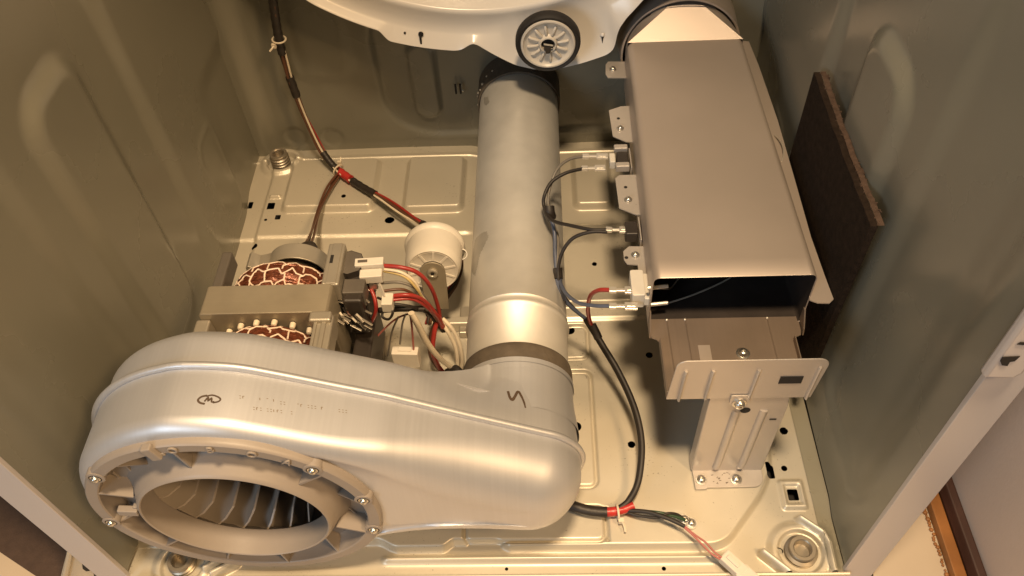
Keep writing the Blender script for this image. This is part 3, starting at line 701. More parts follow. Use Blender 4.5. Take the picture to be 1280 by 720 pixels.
# ------------------------------------------------------------------ support bracket under the heater front
su = thing('support_bracket', 'grey ribbed sheet metal bracket standing under the heater front', 'bracket')
by = .0962
MB().plate([(.2010, .0012), (.2680, .0012), (.2685, .1200), (.2665, .1370), (.2000, .1370), (.2000, .1200)], .0012, (0, by, 0)).build('upright', 'leg', su, 30, .0003)
MB().box((.2005, by+.006, .066), (.0012, .0125, .128)).build('folded_edge', 'leg', su, 0, .0003)
MB().plate([(.0, .0), (.016, 0.), (.016, .10), (.010, .118), (0, .118)], .0012, (.2678, by, .004), (0, 1, 0), (0, 0, 1)).build('folded_edge', 'leg', su, 0, .0003)
fo2 = [(.2012, by+.001), (.2020, .0755), (.2130, .0755), (.2130, .0772)] + [(.2580+.0105*math.sin(a), .0880-.0108*math.cos(a)) for a in np.linspace(0, PI/2, 7)] + [(.2685, by+.001)]
MB().plate(fo2, .0014, (0, 0, .0012), (1, 0, 0), (0, 1, 0)).build('foot_plate', 'leg', su, 30, .0003)
for x in (.2235, .2470):
    MB().tube([(x-.001, by-.0012, .010), (x, by-.0016, .018), (x+.0015, by-.0016, .108), (x+.002, by-.0010, .116)], .0036, 10, ry=.0026).build('rib', 'leg', su)
    MB().lathe([(.0001, .0012), (.0015, .0010), (.0024, 0)], (x-.001, by-.001, .0075), (0, -1, 0), 10).build('dimple', 'leg', su)
MB().lathe([(.0046, 0), (.0001, .0002)], (.2330, by-.0014, .1160), (0, -1, 0), 18).build('hole', 'dark', su)
MB().box((.2600, by-.0014, .1000), (.006, .0006, .0016)).build('slot', 'dark', su, 0)
for x0, x1 in ((.203, .209), (.2105, .2165), (.236, .257), (.2585, .2650)):
    MB().box(((x0+x1)/2, by+.0004, .1382), (x1-x0, .003, .003)).build('top_tongue', 'leg', su, 0, .0004)
screw(su, (.2085, .0850, .0026), (0, 0, 1), .0040); screw(su, (.2420, .0850, .0026), (0, 0, 1), .0042)
scr = MB()
for i in range(16):
    x = random.uniform(.213, .238); y = random.uniform(.080, .093); a = random.uniform(-.6, .9); l = random.uniform(.001, .003)
    scr.box((x, y, .0027), (l, .0005, .0002), Matrix.Rotation(a, 3, 'Z'))
scr.build('scratches', 'ink', su, 0)

# ================================================================== rear drum panel and roller
pa = thing('drum_back_panel', 'white enamelled drum back panel with scalloped lower edge', 'panel')
OC = (0., .53)
outl = [(-.26, .36), (-.225, .295), (-.1845, .2562), (-.119, .2216), (-.1105, .2080), (-.0357, .1921), (-.0280, .1935), (-.0164, .2009), (-.010, .1990), (.0328, .1698), (.0550, .163), (.085, .1635), (.1078, .1691), (.138, .1800), (.1450, .1860), (.1475, .195), (.1480, .204), (.1510, .215), (.158, .227), (.175, .249), (.20, .272), (.24, .31), (.275, .36)]
pol = np.array([(math.atan2(z-OC[1], x-OC[0]), math.hypot(x-OC[0], z-OC[1])) for x, z in outl]); pol = pol[np.argsort(pol[:, 0])]
NA = 260; TH = np.linspace(pol[0, 0], pol[-1, 0], NA); RO = np.interp(TH, pol[:, 0], pol[:, 1]); RO = np.convolve(np.r_[RO[:1], RO, RO[-1:]], [.25, .5, .25], 'valid')
def pr_row(rfun, y): return [(OC[0]+rfun(i)*math.cos(TH[i]), y(i) if callable(y) else y, OC[1]+rfun(i)*math.sin(TH[i])) for i in range(NA)]
RI = .2950
rows = [pr_row(lambda i: RO[i]-.0005, .5405), pr_row(lambda i: RO[i], .5300), pr_row(lambda i: RO[i]-.0008, .5288), pr_row(lambda i: RO[i]-.003, .5300)]
rows += [pr_row(lambda i: max(min(.3245, RO[i]-.006), RO[i]-.026), .5385), pr_row(lambda i: min(.3215, RO[i]-.009), .5405), pr_row(lambda i: .312, .5412), pr_row(lambda i: .303, .5400), pr_row(lambda i: RI+.004, .5385), pr_row(lambda i: RI+.001, .5380), pr_row(lambda i: RI-.002, .5390), pr_row(lambda i: RI-.0035, .5420), pr_row(lambda i: RI-.006, .575), pr_row(lambda i: RI-.010, .580), pr_row(lambda i: .24, .580), pr_row(lambda i: .15, .580)]
MB().rings(rows, False).build('pressed_panel', 'white', pa, 50)
def slotp(pts):
    MB().plate([(p.x, p.z) for p in [PY(px, py, .5335) for px, py in pts]], .0008, (0, .5305, 0)).build('slot', 'dark', pa, 0)
def keyhole(px, py, r):
    q = PY(px, py, .534); MB().lathe([(r, 0), (r, .0012), (.0001, .0012)], (q.x, .5352, q.z), (0, -1, 0), 12).build('hole', 'dark', pa, 0)
keyhole(526, 43, .0030); keyhole(506, 41.5, .0013)
q = PY(526, 49, .533); MB().box((q.x, .5325, q.z), (.0022, .004, .010)).build('slot', 'dark', pa, 0)
q = PY(753, 42, .538)
MB().lathe([(.0001, .003), (.0016, .0022), (.0026, 0)], (q.x, .536, q.z), (0, -1, -.3), 12).build('lanced_tab', 'white', pa)
MB().plate([(q.x-.0012, q.z-.001), (q.x+.0010, q.z-.001), (q.x+.0002, q.z-.012)], .0006, (0, .5345, 0)).build('slot', 'dark', pa, 0)

ro = thing('drum_roller', 'black tyred drum roller with pale ribbed plastic hub', 'roller')
RX, RZ_, RY = .0702, .2155, .5010
MB().lathe([(.0300, -.001), (.0335, .0008), (.0352, -.0010), (.0360, -.004), (.0360, -.010), (.0345, -.013), (.0300, -.014)], (RX, RY, RZ_), (0, -1, 0), 64).build('tyre', 'rubber', ro, 50)
hubo = MB().lathe([(.0302, -.016), (.0302, -.0005), (.0295, .0006), (.0278, .0008), (.0265, -.0008), (.0255, -.0022), (.0225, -.0028), (.0115, -.0028), (.0096, -.0005), (.0092, .0012), (.0080, .0014), (.0074, .0004), (.0072, -.012), (.0001, -.012)], (RX, RY, RZ_), (0, -1, 0), 56).build('hub', 'hub', ro, 45)
for k in range(12):
    a = 2*PI*k/12+.13; c, s_ = math.cos(a), math.sin(a)
    MB().tube([(RX+c*.0112, RY+.0024, RZ_+s_*.0112), (RX+c*.0125, RY+.0014, RZ_+s_*.0125), (RX+c*.0205, RY+.0016, RZ_+s_*.0205), (RX+c*.0225, RY+.0028, RZ_+s_*.0225)], .0016, 8).build('rib', 'hub', hubo)
MB().lathe([(.0066, 0), (.0001, .0004)], (RX, RY+.004, RZ_), (0, -1, 0), 20).build('axle_recess', 'dark', hubo)
MB().plate([(-.0052, .0030), (.0056, .0005), (.0058, -.0022), (.0030, -.0030), (.0022, -.0090), (-.0020, -.0095), (-.0042, -.0040)], .0016, (RX, RY-.0014, RZ_)).build('clip_shadow_gap', 'black', hubo, 0)
MB().box((RX+.0004, RY-.0034, RZ_+.0022), (.0105, .0014, .0016), Matrix.Rotation(.22, 3, 'Y')).build('axle_clip', 'metal', hubo, 0, .0003)
MB().tube([(RX, RY+.010, RZ_), (RX, .541, RZ_)], .006, 12).build('axle', 'thread', ro)

# ================================================================== insulation pad on the right wall
pd = thing('insulation_pad', 'dark brown felt insulation pad against the right cabinet wall', 'pad')
o = []
rr_ = random.Random(3)
for k in range(24):
    y = .354-(.354-.160)*k/23; o.append((y, .2770+.0006*math.sin(k*1.3)+rr_.uniform(-.0004, .0004)-.003*math.sin(PI*k/23)))
o += [(.1595, .274), (.1610, .16), (.1610, .045), (.354, .045)]
MB().plate(o, -.0055, (.3168, 0, 0), (0, 1, 0), (0, 0, 1)).build('felt', 'felt', pd, 30)
cut = MB()
A = [Vector((.3170, y, z+.0004)) for y, z in o[:24]]; B = [Vector((.3218, y, z+.0004)) for y, z in o[:24]]
cut.add(A+B, [(i, i+1, 25+i, 24+i) for i in range(23)]); cut.build('cut_edge', 'feltc', pd, 30)
fz = MB()
for k in range(90):
    i = rr_.uniform(0, 22.9); y = .354-(.354-.160)*i/23; z = .2768+.0006*math.sin(i*1.3)-.003*math.sin(PI*i/23)
    x = rr_.choice((.3169, .3219))+rr_.uniform(-.0008, .0008); s_ = rr_.uniform(.0005, .0012)
    fz.box((x, y, z+.0004), (s_, s_*1.8, s_), Matrix.Rotation(rr_.uniform(0, 3), 3, 'Z'))
fz.build('frayed_fibres', 'feltc', pd, 0, kind='stuff')
MB().lathe([(.0001, .0006), (.0012, .0003), (.0016, 0)], PX(1056, 192, .3166), (-1, 0, 0), 8).build('lint_speck', 'wwht', pd)

# ================================================================== motor
mo = thing('drive_motor', 'electric motor with copper windings laced in pale cord', 'motor')
MX, MZ = -.1885, .125
sx0, sx1, sz0, sz1, sy0, sy1 = -.2470, -.1310, .070, .180, .163, .1955
st = MB().plate(rrect(sx0, sz0, sx1, sz1, .004, 3), -(sy1-sy0), (0, sy0, 0)).build('stator_stack', 'stator', mo, 30, .0006)
def winding(yc, hy, name='winding', a0=10, a1=170, R0=.0375, r0=.0150):
    rs = []
    for i in range(41):
        a = math.radians(a0+(a1-a0)*i/40)
        rw = r0*(1+.07*math.sin(i*1.9))
        rs.append([Vector((MX+(R0+rw*math.cos(b))*math.cos(a)*1.02, yc+hy*math.sin(b), MZ+(R0+rw*math.cos(b))*math.sin(a))) for b in np.linspace(0, 2*PI, 21)[:-1]])
    wd = MB().rings(rs, True, True, True).build(name, 'copper', mo, 60)
    def sp(u, v, l=.0006):   # u along, v round
        u += .011*math.sin(37*u+19*v*8+yc*300); v += .016*math.sin(29*u*3+41*v+yc*500)
        a = math.radians(a0+(a1-a0)*u); b = v*2*PI; rw = r0+l
        return Vector((MX+(R0+rw*math.cos(b))*math.cos(a)*1.02, yc+(hy+l)*math.sin(b), MZ+(R0+rw*math.cos(b))*math.sin(a)))
    # hexagonal lacing net
    nu, nvv = 9, 9
    lace = MB()
    for i in range(-1, nu+1):
        for j in range(nvv):
            u = (i+.5*(j % 2))/nu; v = j/nvv
            du_ = .5/nu; dv = 1/nvv
            def ok(*us): return all(.01 < q_ < .99 for q_ in us)
            # vertical leg then fork
            if ok(u, u): lace.tube([sp(u, v+.12*dv), sp(u, v+.5*dv), sp(u, v+.72*dv)], .00085, 5)
            for sgn in (-1, 1):
                if ok(u, u+sgn*du_): lace.tube([sp(u, v+.72*dv), sp(u+sgn*du_*.5, v+.92*dv), sp(u+sgn*du_, v+1.12*dv)], .00085, 5)
    lace.build('lacing', 'cord', wd, 60)
    return wd
wb = winding(.2160, .0170); wf = winding(.1400, .0185)
# wire strands standing out of the copper
for wd, yc, hy in ((wb, .2160, .0170), (wf, .1400, .0185)):
    sb = MB()
    for k in range(60):
        b0 = random.uniform(0, 2*PI); pts = []
        for i in range(15):
            a = math.radians(14+152*i/14); b = b0+.5*math.sin(i*.4+k); rw = .0152
            pts.append(Vector((MX+(.0375+rw*math.cos(b))*math.cos(a)*1.02, yc+(hy+.0002)*math.sin(b), MZ+(.0375+rw*math.cos(b))*math.sin(a))))
        sb.tube(pts, .0008, 4)
    sb.build('strand', 'copper', wd, 60, kind='stuff')
# white slot insulators on the stack face
for k in range(8):
    a = math.radians(152-124*k/7); r = .047
    c = Vector((MX+r*1.12*math.cos(a), sy0-.004, MZ-.002+r*math.sin(a)))
    MB().lathe([(.0001, .0026), (.0020, .0022), (.0026, .0010), (.0028, -.003)], c, (0, -1, .1), 12).build('slot_insulator', 'wwht', mo, 50)
# end frames
def arm(x, y0, y1, z, wx, hz, m='frame'):
    return MB().box2((x-wx/2, y0, z-hz/2), (x+wx/2, y1, z+hz/2)).build('frame_arm', m, mo, 0, .0018)
a_ = arm(-.1340, .106, .1628, .166, .017, .022); MB().box2((-.1345, .108, .1772), (-.1305, .160, .1795)).build('rib', 'frame', a_, 0, .0008); screw(a_, (-.1360, .158, .1775), (0, 0, 1), .0024)
MB().box2((-.1415, .106, .1772), (-.1385, .160, .1790)).build('rib', 'frame', a_, 0, .0008)
MB().box2((-.1460, .1525, .150), (-.1265, .1635, .1815)).build('rib', 'frame', a_, 0, .002)
arm(-.2440, .106, .1628, .163, .013, .020)
a_ = arm(-.1345, .1958, .247, .166, .016, .024); MB().box2((-.1380, .1965, .1778), (-.1290, .246, .1790)).build('rib', 'frame', a_, 0, .0006)
MB().box((-.1365, .226, .1785), (.0030, .010, .0014)).build('slot', 'dark', a_, 0)
arm(-.2430, .1958, .247, .160, .010, .020, 'greyp')
MB().lathe([(.018, .100), (.050, .104), (.060, .110), (.060, .112), (.050, .114), (.018, .118)], (MX, 0, MZ), (0, 1, 0), 40).build('front_end_bell', 'frame', mo, 40)
MB().lathe([(.0150, .268), (.0200, .262), (.0240, .250), (.0250, .247), (.0250, .243), (.0240, .240), (.0150, .240)], (MX, 0, MZ), (0, 1, 0), 40).build('rear_end_bell', 'frame', mo, 40)
MB().tube([(MX, .235, MZ), (MX, .285, MZ)], .006, 14).build('shaft', 'thread', mo)
# strap clamp over the rear bearing
def strap(pts, y0, y1, th=.0016, m='frame', nm='strap_clamp'):
    n = len(pts); rs = []
    for i in range(n):
        p = Vector(pts[i]); t = (Vector(pts[min(i+1, n-1)])-Vector(pts[max(i-1, 0)])).normalized(); nn = Vector((-t.z, 0, t.x))
        rs.append([Vector((p.x, y0, p.z)), Vector((p.x, y1, p.z)), Vector((p.x, y1, p.z))+nn*th, Vector((p.x, y0, p.z))+nn*th])
    return MB().rings(rs, True, True, True).build(nm, m, mo, 50, .0004)
arc = [(MX+.006+.0305*math.cos(math.radians(a)), 0, MZ+.010+.0285*math.sin(math.radians(a))) for a in range(8, 150, 7)]
arc += [(-.2150, 0, .1480), (-.2200, 0, .1470), (-.2245, 0, .1500), (-.2275, 0, .1520), (-.2305, 0, .1495), (-.2305, 0, .1440)]
strap(arc, .243, .262)
MB().lathe([(.0285, .262), (.0250, .266), (.016, .268), (.0001, .268)], (MX+.006, 0, MZ+.006), (0, 1, 0), 32).build('bearing_cap', 'black', mo, 40)
MB().lathe([(.0001, .006), (.006, .005), (.0095, .002), (.0100, -.004)], PZ(383, 310, .150)+Vector((0, .002, -.004)), (0, 0, 1), 16).build('wire_grommet', 'black', mo, 50)
MB().box2((-.262, .112, -.002), (-.118, .265, .004)).build('cradle', 'frame', mo, 0, .001)
for y in (.125, .25):
    MB().box2((-.250, y-.002, .004), (-.128, y+.002, .075)).build('cradle_wall', 'frame', mo, 0, .001)
# centrifugal switch on the right side
sw = MB().box((-.1165, .214, .1365), (.018, .050, .050)).build('switch_block', 'black', mo, 0, .0025)
q = PZ(436, 327, .170); MB().lathe([(.0150, .004), (.0150, -.03), (.0001, -.03)], (q.x, q.y, .165), (0, 0, 1), 8).build('switch_cap', 'black', sw, 20)
MB().lathe([(.0001, .0045), (.0145, .004)], (q.x, q.y, .165), (0, 0, 1), 8).build('switch_lid', 'greyp', sw, 0)
for (px, py, dx, dy, dz, m) in ((441, 331, .018, .016, .020, 'greyp'), (442, 357, .020, .017, .020, 'greyp')):
    q = PZ(px, py, .165); MB().box((q.x, q.y, .155), (dx, dy, dz)).build('relay', m, sw, 0, .001)
q = PZ(461, 326, .172)
c1 = MB().box((q.x, q.y, .166), (.027, .0095, .011), Matrix.Rotation(.06, 3, 'Z')).box((q.x+.002, q.y-.0105, .162), (.021, .010, .010), Matrix.Rotation(.06, 3, 'Z')).build('connector', 'wplast', mo, 0, .0008)
MB().box((q.x-.006, q.y, .1718), (.009, .003, .0006), Matrix.Rotation(.06, 3, 'Z')).build('slot', 'greyp', c1, 0)
q2 = PZ(484, 374, .150)
MB().box((q2.x, q2.y, .145), (.0105, .014, .012)).build('connector', 'wplast', mo, 0, .0008)
MB().tube([PZ(466, 338, .158), PZ(473, 352, .155), PZ(481, 372, .150)], .0030, 4, ry=.0016).build('connector_arm', 'wplast', mo, 0)
q3 = PZ(467, 352, .15)
MB().box((q3.x, q3.y, .148), (.008, .010, .008)).box((q3.x-.004, q3.y+.006, .148), (.005, .006, .006)).build('terminal', 'metal', mo, 0, .0006)
tb = MB()
for i in range(30):
    px = random.uniform(424, 464); py = random.uniform(360, 412); q = PZ(px, py, random.uniform(.125, .152))
    a = random.uniform(-.9, -.3)
    tb.box(q, (random.uniform(.008, .016), .0022, .0012), Matrix.Rotation(a, 3, 'Z') @ Matrix.Rotation(random.uniform(-.4, .4), 3, 'Y'))
tb.build('switch_contacts', 'thread', sw, 0, .0003)
MB().box2((-.126, .165, .050), (-.108, .235, .100)).build('switch_body', 'black', sw, 0, .002)
for i in range(12):
    x0, y0 = random.uniform(424, 455), random.uniform(350, 385); x1, y1 = x0+random.uniform(8, 26), y0+random.uniform(14, 34)
    P_ = [PZ(x0, y0, random.uniform(.13, .15)), PZ((x0+x1)/2+random.uniform(-8, 8), (y0+y1)/2+random.uniform(-6, 6), random.uniform(.13, .155)), PZ(x1, y1, random.uniform(.10, .13))]
    MB().tube(spline(P_, 6), random.choice((.0009, .0012, .0016)), 6).build('loose_lead', random.choice(('metal', 'wblk', 'wbrn', 'wgry', 'wblk')), mo)
MB().plate([(0, 0), (.028, 0), (.024, .075), (.004, .080)], .0012, PZ(432, 428, .05), (1, 0, 0), (0, .25, .95)).build('side_shield', 'greyp', mo, 0)
for i, (x0, y0, z0) in enumerate(((452, 350, .15), (458, 352, .148), (463, 356, .145))):
    MB().tube([PZ(x0, y0, z0), PZ(x0-4+i, y0+24, z0-.03)], .0016, 5).build('terminal_pin', 'thread', sw)

# ================================================================== idler pulley
ip = thing('idler_pulley', 'white plastic belt idler pulley on a grey bracket', 'pulley')
pc = PY(541, 338, .282); ax = Vector((0.03, -.98, .16)).normalized()
wh = MB().lathe([(.0130, .000), (.0250, .000), (.0262, .0008), (.0285, -.003), (.0298, -.010), (.0302, -.034), (.0322, -.036), (.0330, -.039), (.0322, -.042), (.0255, -.043), (.010, -.043)], pc, ax, 64).build('wheel', 'wplast', ip, 40)
MB().lathe([(.0240, -.0002), (.0238, -.0062), (.0135, -.0062), (.0130, -.0002)], pc+ax*.0006, ax, 48).build('web', 'wplast', wh, 40)
u = (Vector((1, 0, 0))-ax*ax.x).normalized(); v = ax.cross(u)
if v.z < 0: v = -v
for k in range(10):
    a = 2*PI*k/10+.2; d = u*math.cos(a)+v*math.sin(a); e = (-u*math.sin(a)+v*math.cos(a))*.0011
    vs = [pc+d*.0130+ax*.0008, pc+d*.0245+ax*.0008, pc+d*.0245-ax*.006, pc+d*.0130-ax*.006]
    MB().add([p-e for p in vs]+[p+e for p in vs], [(3, 2, 1, 0), (4, 5, 6, 7), (0, 1, 5, 4), (1, 2, 6, 5), (2, 3, 7, 6), (3, 0, 4, 7)]).build('spoke', 'wplast', wh, 0)
ol = [(.0135*math.cos(a), .0135*math.sin(a)) for a in np.linspace(0, PI, 15)] + [(-.0125, -.052), (.0125, -.052)]
MB().plate(ol, .0016, pc+ax*.0022, u, v).build('bracket', 'stator', ip, 30, .0004)
MB().lathe([(.0058, .0), (.0058, .0020), (.0048, .0028), (.0034, .0028), (.0028, .0018), (.0001, .0018)], pc+ax*.0038, ax, 24).build('axle_rivet', 'frame', ip, 40)
MB().lathe([(.0022, 0), (.0001, .0002)], pc+ax*.0058, ax, 6).build('hex_socket', 'dark', ip, 0)
q = PZ(577, 318, .085); MB().lathe([(.0050, .002), (.0062, .002), (.0062, -.002), (.0050, -.002), (.0050, .002)], q, (.2, -.5, .8), 20).build('spring_ring', 'wplast', ip, 40)
q = PZ(570, 398, .020); MB().box2((-.060, q.y-.004, .0), (.010, q.y+.006, .016)).build('bracket_base', 'pan', ip, 0, .0015)
q = PZ(584, 420, .01); MB().box2((-.036, .262, 0.), (.006, .300, .010)).build('bracket_foot', 'frame', ip, 0, .0015)

# ================================================================== wiring
# harness hanging in the rear left corner
ha = thing('wire_harness', 'red, brown and cream wire harness hanging in the rear left corner', 'wire harness')
hp = [PY(336, -30, .555), PY(341, 0, .556), PY(347, 40, .557), PY(355, 75, .557), PY(366, 107, .556), PY(382, 148, .553), PY(399, 182, .545), PZ(413, 203, .028), PZ(427, 216, .022), PZ(452, 233, .021), PZ(482, 250, .024), PZ(512, 270, .028), PZ(538, 286, .034), PZ(562, 301, .038), PZ(574, 326, .034), PZ(570, 352, .030), PZ(556, 372, .034), PZ(540, 392, .040), PZ(536, 405, .040)]
hp = spline(hp, 12)
offset_bundle(hp, [('red_wire', 'wred', .0015, .0027, 0), ('cream_wire', 'wwht', .0013, .0031, 2.2), ('brown_wire', 'wbrn', .0019, .0024, 3.6), ('dark_wire', 'wblk', .0018, .0023, 5.0), ('brown_wire', 'wbrn', .0015, .0016, 1.1)], ha, .9)
def wrap(parent, path, i0, i1, r, m, nm='tape_wrap'):
    seg = path[i0:i1]; n = len(seg)
    MB().tube(seg, [r*(1+.06*math.sin(k*2.1)) for k in range(n)], 12).build(nm, m, parent, 60)
wrap(ha, hp, 0, 34, .0052, 'tape', 'sleeve'); wrap(ha, hp, 44, 53, .0052, 'tape'); wrap(ha, hp, 76, 92, .0045, 'tape'); wrap(ha, hp, 95, 103, .0054, 'rtape'); wrap(ha, hp, 103, 116, .0047, 'tape'); wrap(ha, hp, 139, 147, .0046, 'tape')
wrap(ha, hp, 196, 207, .0060, 'tape')
def cable_tie(parent, c, t, r, tail):
    c = Vector(c); t = Vector(t).normalized(); u = t.orthogonal().normalized(); v = t.cross(u)
    mb = MB().tube([c+(u*math.cos(2*PI*k/20)+v*math.sin(2*PI*k/20))*r for k in range(20)], .0011, 6, closed=True)
    d = Vector(tail); s_ = c+d.normalized()*r
    mb.box(s_+d.normalized()*.002, (.005, .004, .005)); mb.tube(spline([s_, s_+d*.5+Vector((.001, 0, .001)), s_+d], 5), .0011, 6)
    return mb.build('cable_tie', 'wwht', parent, 50)
cable_tie(ha, hp[27], hp[29]-hp[25], .0078, (-.006, -.008, -.004)); cable_tie(ha, hp[93], hp[95]-hp[91], .0078, (.002, .007, .006))
bp_ = spline([PZ(425, 216, .020), PZ(411, 236, .020), PZ(399, 262, .024), PZ(391, 288, .055), PZ(383, 310, .148)], 10)
offset_bundle(bp_, [('brown_wire', 'wbrn', .0016, .0022, 0), ('brown_wire', 'wbrn', .0016, .0026, 2.1), ('brown_wire', 'wbrn', .0014, .0020, 4.0)], ha, .5)
# wires from the motor connectors to the bundle by the pulley
mw = thing('motor_wires', 'red, cream and yellow wires looping from the motor connectors', 'wires')
def wire(parent, pix, m, r=.0016, nm=None, n=8):
    P_ = [PZ(*p) for p in pix]
    return MB().tube(spline(P_, 9), r, n).build(nm or {'wred': 'red_wire', 'wblk': 'black_wire', 'wbrn': 'brown_wire', 'wwht': 'cream_wire', 'wyel': 'yellow_wire', 'wblu': 'blue_wire', 'wgrn': 'green_wire', 'wgry': 'grey_wire', 'wpnk': 'pink_wire'}[m], m, parent, 60)
end = (551, 402)
wire(mw, [(474, 332, .164), (500, 334, .166), (522, 341, .158), (538, 358, .135), (547, 382, .10), (551, 404, .07)], 'wred', .0021)
wire(mw, [(474, 336, .162), (500, 340, .162), (518, 352, .150), (527, 370, .13), (538, 384, .11), (549, 404, .075)], 'wwht', .0015)
wire(mw, [(476, 338, .160), (504, 345, .158), (520, 360, .145), (531, 378, .12), (546, 402, .08)], 'wyel', .0014)
wire(mw, [(476, 354, .15), (500, 353, .152), (522, 362, .14), (537, 380, .11), (550, 402, .07)], 'wgry', .0014)
wire(mw, [(478, 364, .15), (504, 362, .148), (522, 372, .13), (540, 390, .10), (552, 406, .07)], 'wbrn', .0014)
wire(mw, [(491, 370, .148), (512, 369, .148), (530, 376, .13), (545, 393, .10), (554, 408, .07)], 'wred', .0022)
wire(mw, [(491, 375, .146), (515, 374, .142), (533, 384, .12), (546, 398, .09), (553, 410, .07)], 'wred', .0016)
wire(mw, [(491, 380, .142), (512, 383, .135), (530, 389, .11), (545, 402, .08), (552, 412, .06)], 'wblk', .0016)
wire(mw, [(462, 358, .145), (468, 372, .14), (470, 388, .13), (464, 402, .11), (452, 408, .09)], 'wred', .0020)
wire(mw, [(472, 372, .14), (486, 379, .142), (491, 390, .140), (486, 399, .13), (478, 396, .128), (480, 388, .132), (489, 387, .134)], 'wblk', .0013)
wire(mw, [(548, 395, .085), (543, 415, .07), (541, 440, .045), (548, 458, .02), (556, 467, .01)], 'wred', .0026)
wire(mw, [(545, 402, .08), (539, 420, .06), (539, 445, .03), (553, 466, .012)], 'wbrn', .0026)
wire(mw, [(553, 398, .075), (566, 412, .065), (575, 432, .05), (578, 452, .03), (575, 466, .012)], 'wwht', .0022)
wire(mw, [(552, 404, .072), (562, 418, .06), (570, 436, .045), (572, 456, .025), (570, 468, .012)], 'wwht', .0022)
wire(mw, [(549, 403, .075), (545, 399, .08), (555, 412, .06)], 'wblk', .0042, 'tape_wrap')
MB().tube(spline([PZ(514, 391, .13), PZ(522, 405, .115), PZ(535, 430, .08), (PZ(552, 450, .045)), PZ(572, 464, .02)], 8), .0040, 8, ry=.0028).build('cream_sleeve', 'wwht', mw, 60)
wire(mw, [(576, 470, .03), (570, 462, .03), (560, 466, .02)], 'wblk', .005, 'tape_wrap')
wire(mw, [(515, 391, .12), (500, 396, .11), (488, 404, .10), (472, 420, .08)], 'wpnk', .0010)
wire(mw, [(507, 393, .12), (503, 405, .10), (500, 430, .07)], 'wgry', .0010)
wire(mw, [(513, 394, .12), (515, 410, .10), (517, 438, .065)], 'wpnk', .0011)
wire(mw, [(498, 396, .11), (490, 415, .09), (485, 445, .05)], 'wgry', .0010)
wire(mw, [(474, 388, .12), (500, 386, .125), (530, 386, .12)], 'wblk', .0030, 'wire_channel')
for px, py, z, dx, dy, dz, rz, lab in ((461, 436, .060, .0095, .012, .020, .1, 'narrow white plug connector standing behind the blower rim'), (508, 446, .055, .027, .010, .023, -.05, 'wide white plug connector behind the blower rim')):
    t = thing('plug_connector', lab, 'connector', 'white plug connectors behind the blower'); q = PZ(px, py, z); rot = Matrix.Rotation(rz, 3, 'Z')
    MB().box(q, (dx, dy, dz), rot).build('body', 'wplast', t, 0, .0008)
    MB().box(q+Vector((0, .001, dz/2+.0006)), (dx*.5, dy*.5, .0016), rot).build('latch', 'wplast', t, 0, .0004)

# heater wiring down the right of the duct
hw = thing('heater_wires', 'black, blue and red heater wires taped together beside the duct', 'wires')
wire(hw, [(729, 195.5, .166), (712, 199, .168), (697, 211, .168), (688, 232, .160), (685, 252, .150), (688, 272, .140), (697, 295, .130), (697, 320, .125), (698, 345, .12)], 'wgry', .0016)
wire(hw, [(728, 211, .166), (708, 216, .168), (690, 227, .164), (681, 243, .158), (680, 258, .150), (690, 275, .152), (714, 282, .160), (740, 287, .166), (759, 287.5, .166)], 'wblk', .0018)
wire(hw, [(759, 290, .166), (738, 290, .166), (716, 298, .158), (703, 315, .145), (698, 335, .13), (699, 352, .12), (706, 372, .10), (722, 390, .085), (738, 404, .075)], 'wblk', .0018)
wire(hw, [(687, 268, .146), (693, 290, .135), (694, 320, .125), (697, 350, .115), (705, 374, .10), (724, 392, .085), (737, 402, .076)], 'wblu', .0020)
wire(hw, [(762, 382.5, .166), (742, 382, .160), (722, 378, .145), (707, 366, .13), (699, 350, .12)], 'wblu', .0018)
wire(hw, [(762, 362.5, .166), (748, 363, .160), (738, 370, .14), (735, 385, .11), (736, 396, .09), (739, 406, .075)], 'wred', .0021)
wire(hw, [(686, 258, .152), (687, 266, .148), (689, 272, .142)], 'wblk', .0056, 'tape_wrap')
wire(hw, [(697, 335, .126), (697.5, 342, .122), (698, 349, .12)], 'wblk', .0046, 'tape_wrap')
wire(hw, [(698, 349, .12), (699, 360, .115), (704, 376, .105)], 'wblu', .0038, 'tape_wrap')
main = [(733, 398, .082), (742, 412, .070), (754, 432, .060), (772, 462, .050), (788, 495, .042), (798, 525, .036), (802.5, 555, .030), (801, 585, .024), (796, 608, .018), (785, 627, .012), (770, 638, .0100)]
wire(hw, main, 'wblk', .0030, 'black_cable', 10)
wire(hw, [(p[0]-1.6, p[1]+1, p[2]-.002) for p in main[:-1]], 'wblk', .0026, 'black_cable')
wire(hw, [(740, 406, .073), (745, 416, .067), (748, 423, .063)], 'wblk', .0046, 'tape_wrap')
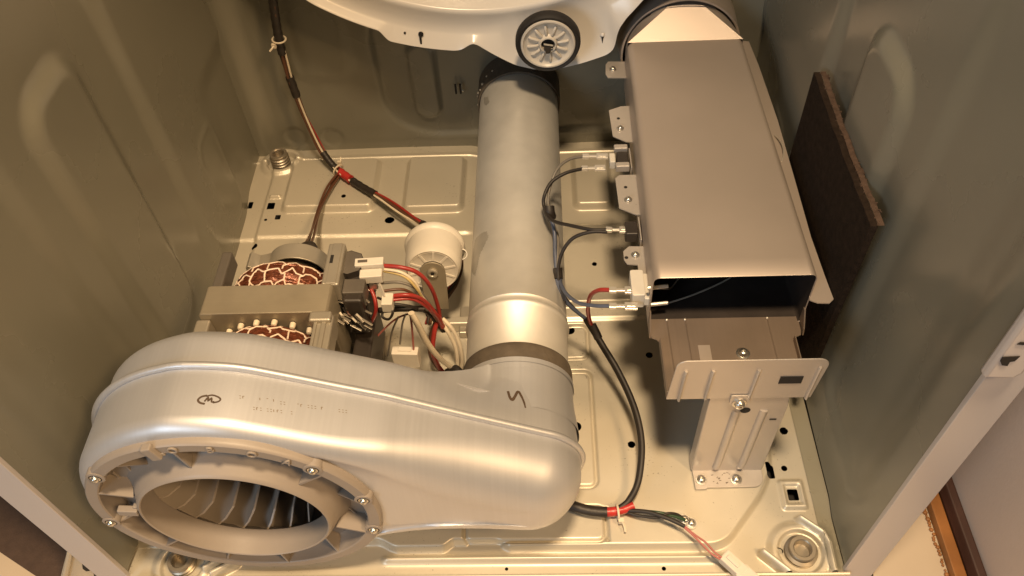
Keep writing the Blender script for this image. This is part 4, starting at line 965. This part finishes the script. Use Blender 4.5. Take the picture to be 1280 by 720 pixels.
# cable coming out from behind the blower, red tape, ground leads and thermistor plug
gc = thing('floor_cable', 'black cable with red tape and tie on the pan near the front', 'cable')
fp = spline([PZ(690, 620, .014), PZ(712, 631, .010), PZ(735, 638, .0085), PZ(757, 640, .0085), PZ(776, 638, .0095), PZ(792, 632, .0105)], 10)
MB().tube(fp[:32], .0048, 10, ry=.0052).build('sleeve', 'tape', gc, 60)
MB().tube(fp[30:], [.0046]*8+[.0040]*(len(fp[30:])-8), 12).build('tape_wrap', 'rtape', gc, 60)
cable_tie(gc, PZ(772, 640, .0085), Vector((1, .1, 0)), .0068, (.004, -.012, -.002))
wire(gc, [(782, 639, .009), (803, 639, .012), (825, 641, .014), (845, 646, .010), (856, 650, .006)], 'wgrn', .0016)
wire(gc, [(782, 640, .008), (800, 645, .009), (822, 647, .012), (834, 642, .014), (846, 643, .010), (854, 648, .006)], 'wblk', .0014)
wire(gc, [(784, 638, .010), (810, 640, .014), (832, 647, .016), (848, 654, .016), (856, 658, .015)], 'wblk', .0021)
wire(gc, [(855, 657, .0155), (868, 668, .015), (882, 678, .013), (893, 690, .012), (902, 697, .011)], 'wpnk', .0010)
wire(gc, [(855, 659, .0150), (866, 669, .0145), (879, 682, .012), (889, 692, .011), (900, 699, .010)], 'wpnk', .0010)
for px, py in ((856, 650), (864, 654)):
    q = PZ(px, py, .0022); MB().lathe([(.0055, -.001), (.0055, .0004), (.0030, .0004)], q, (0, 0, 1), 18).build('ring_terminal', 'metal', gc); screw(gc, q, (0, 0, 1), .0034)
cp_ = thing('thermistor_plug', 'white two pole plug lying on the pan at the front', 'plug')
q = PZ(917, 706, .006); rot = Matrix.Rotation(math.radians(-48), 3, 'Z')
MB().box(q, (.024, .0125, .010), rot).build('body', 'wplast', cp_, 0, .0012)
MB().box(q+Vector((.010, -.011, -.001)), (.016, .015, .011), rot).build('collar', 'wplast', cp_, 0, .0012)
MB().box(q+Vector((-.001, .001, .0056)), (.013, .004, .002), rot).build('latch', 'wplast', cp_, 0, .0005)
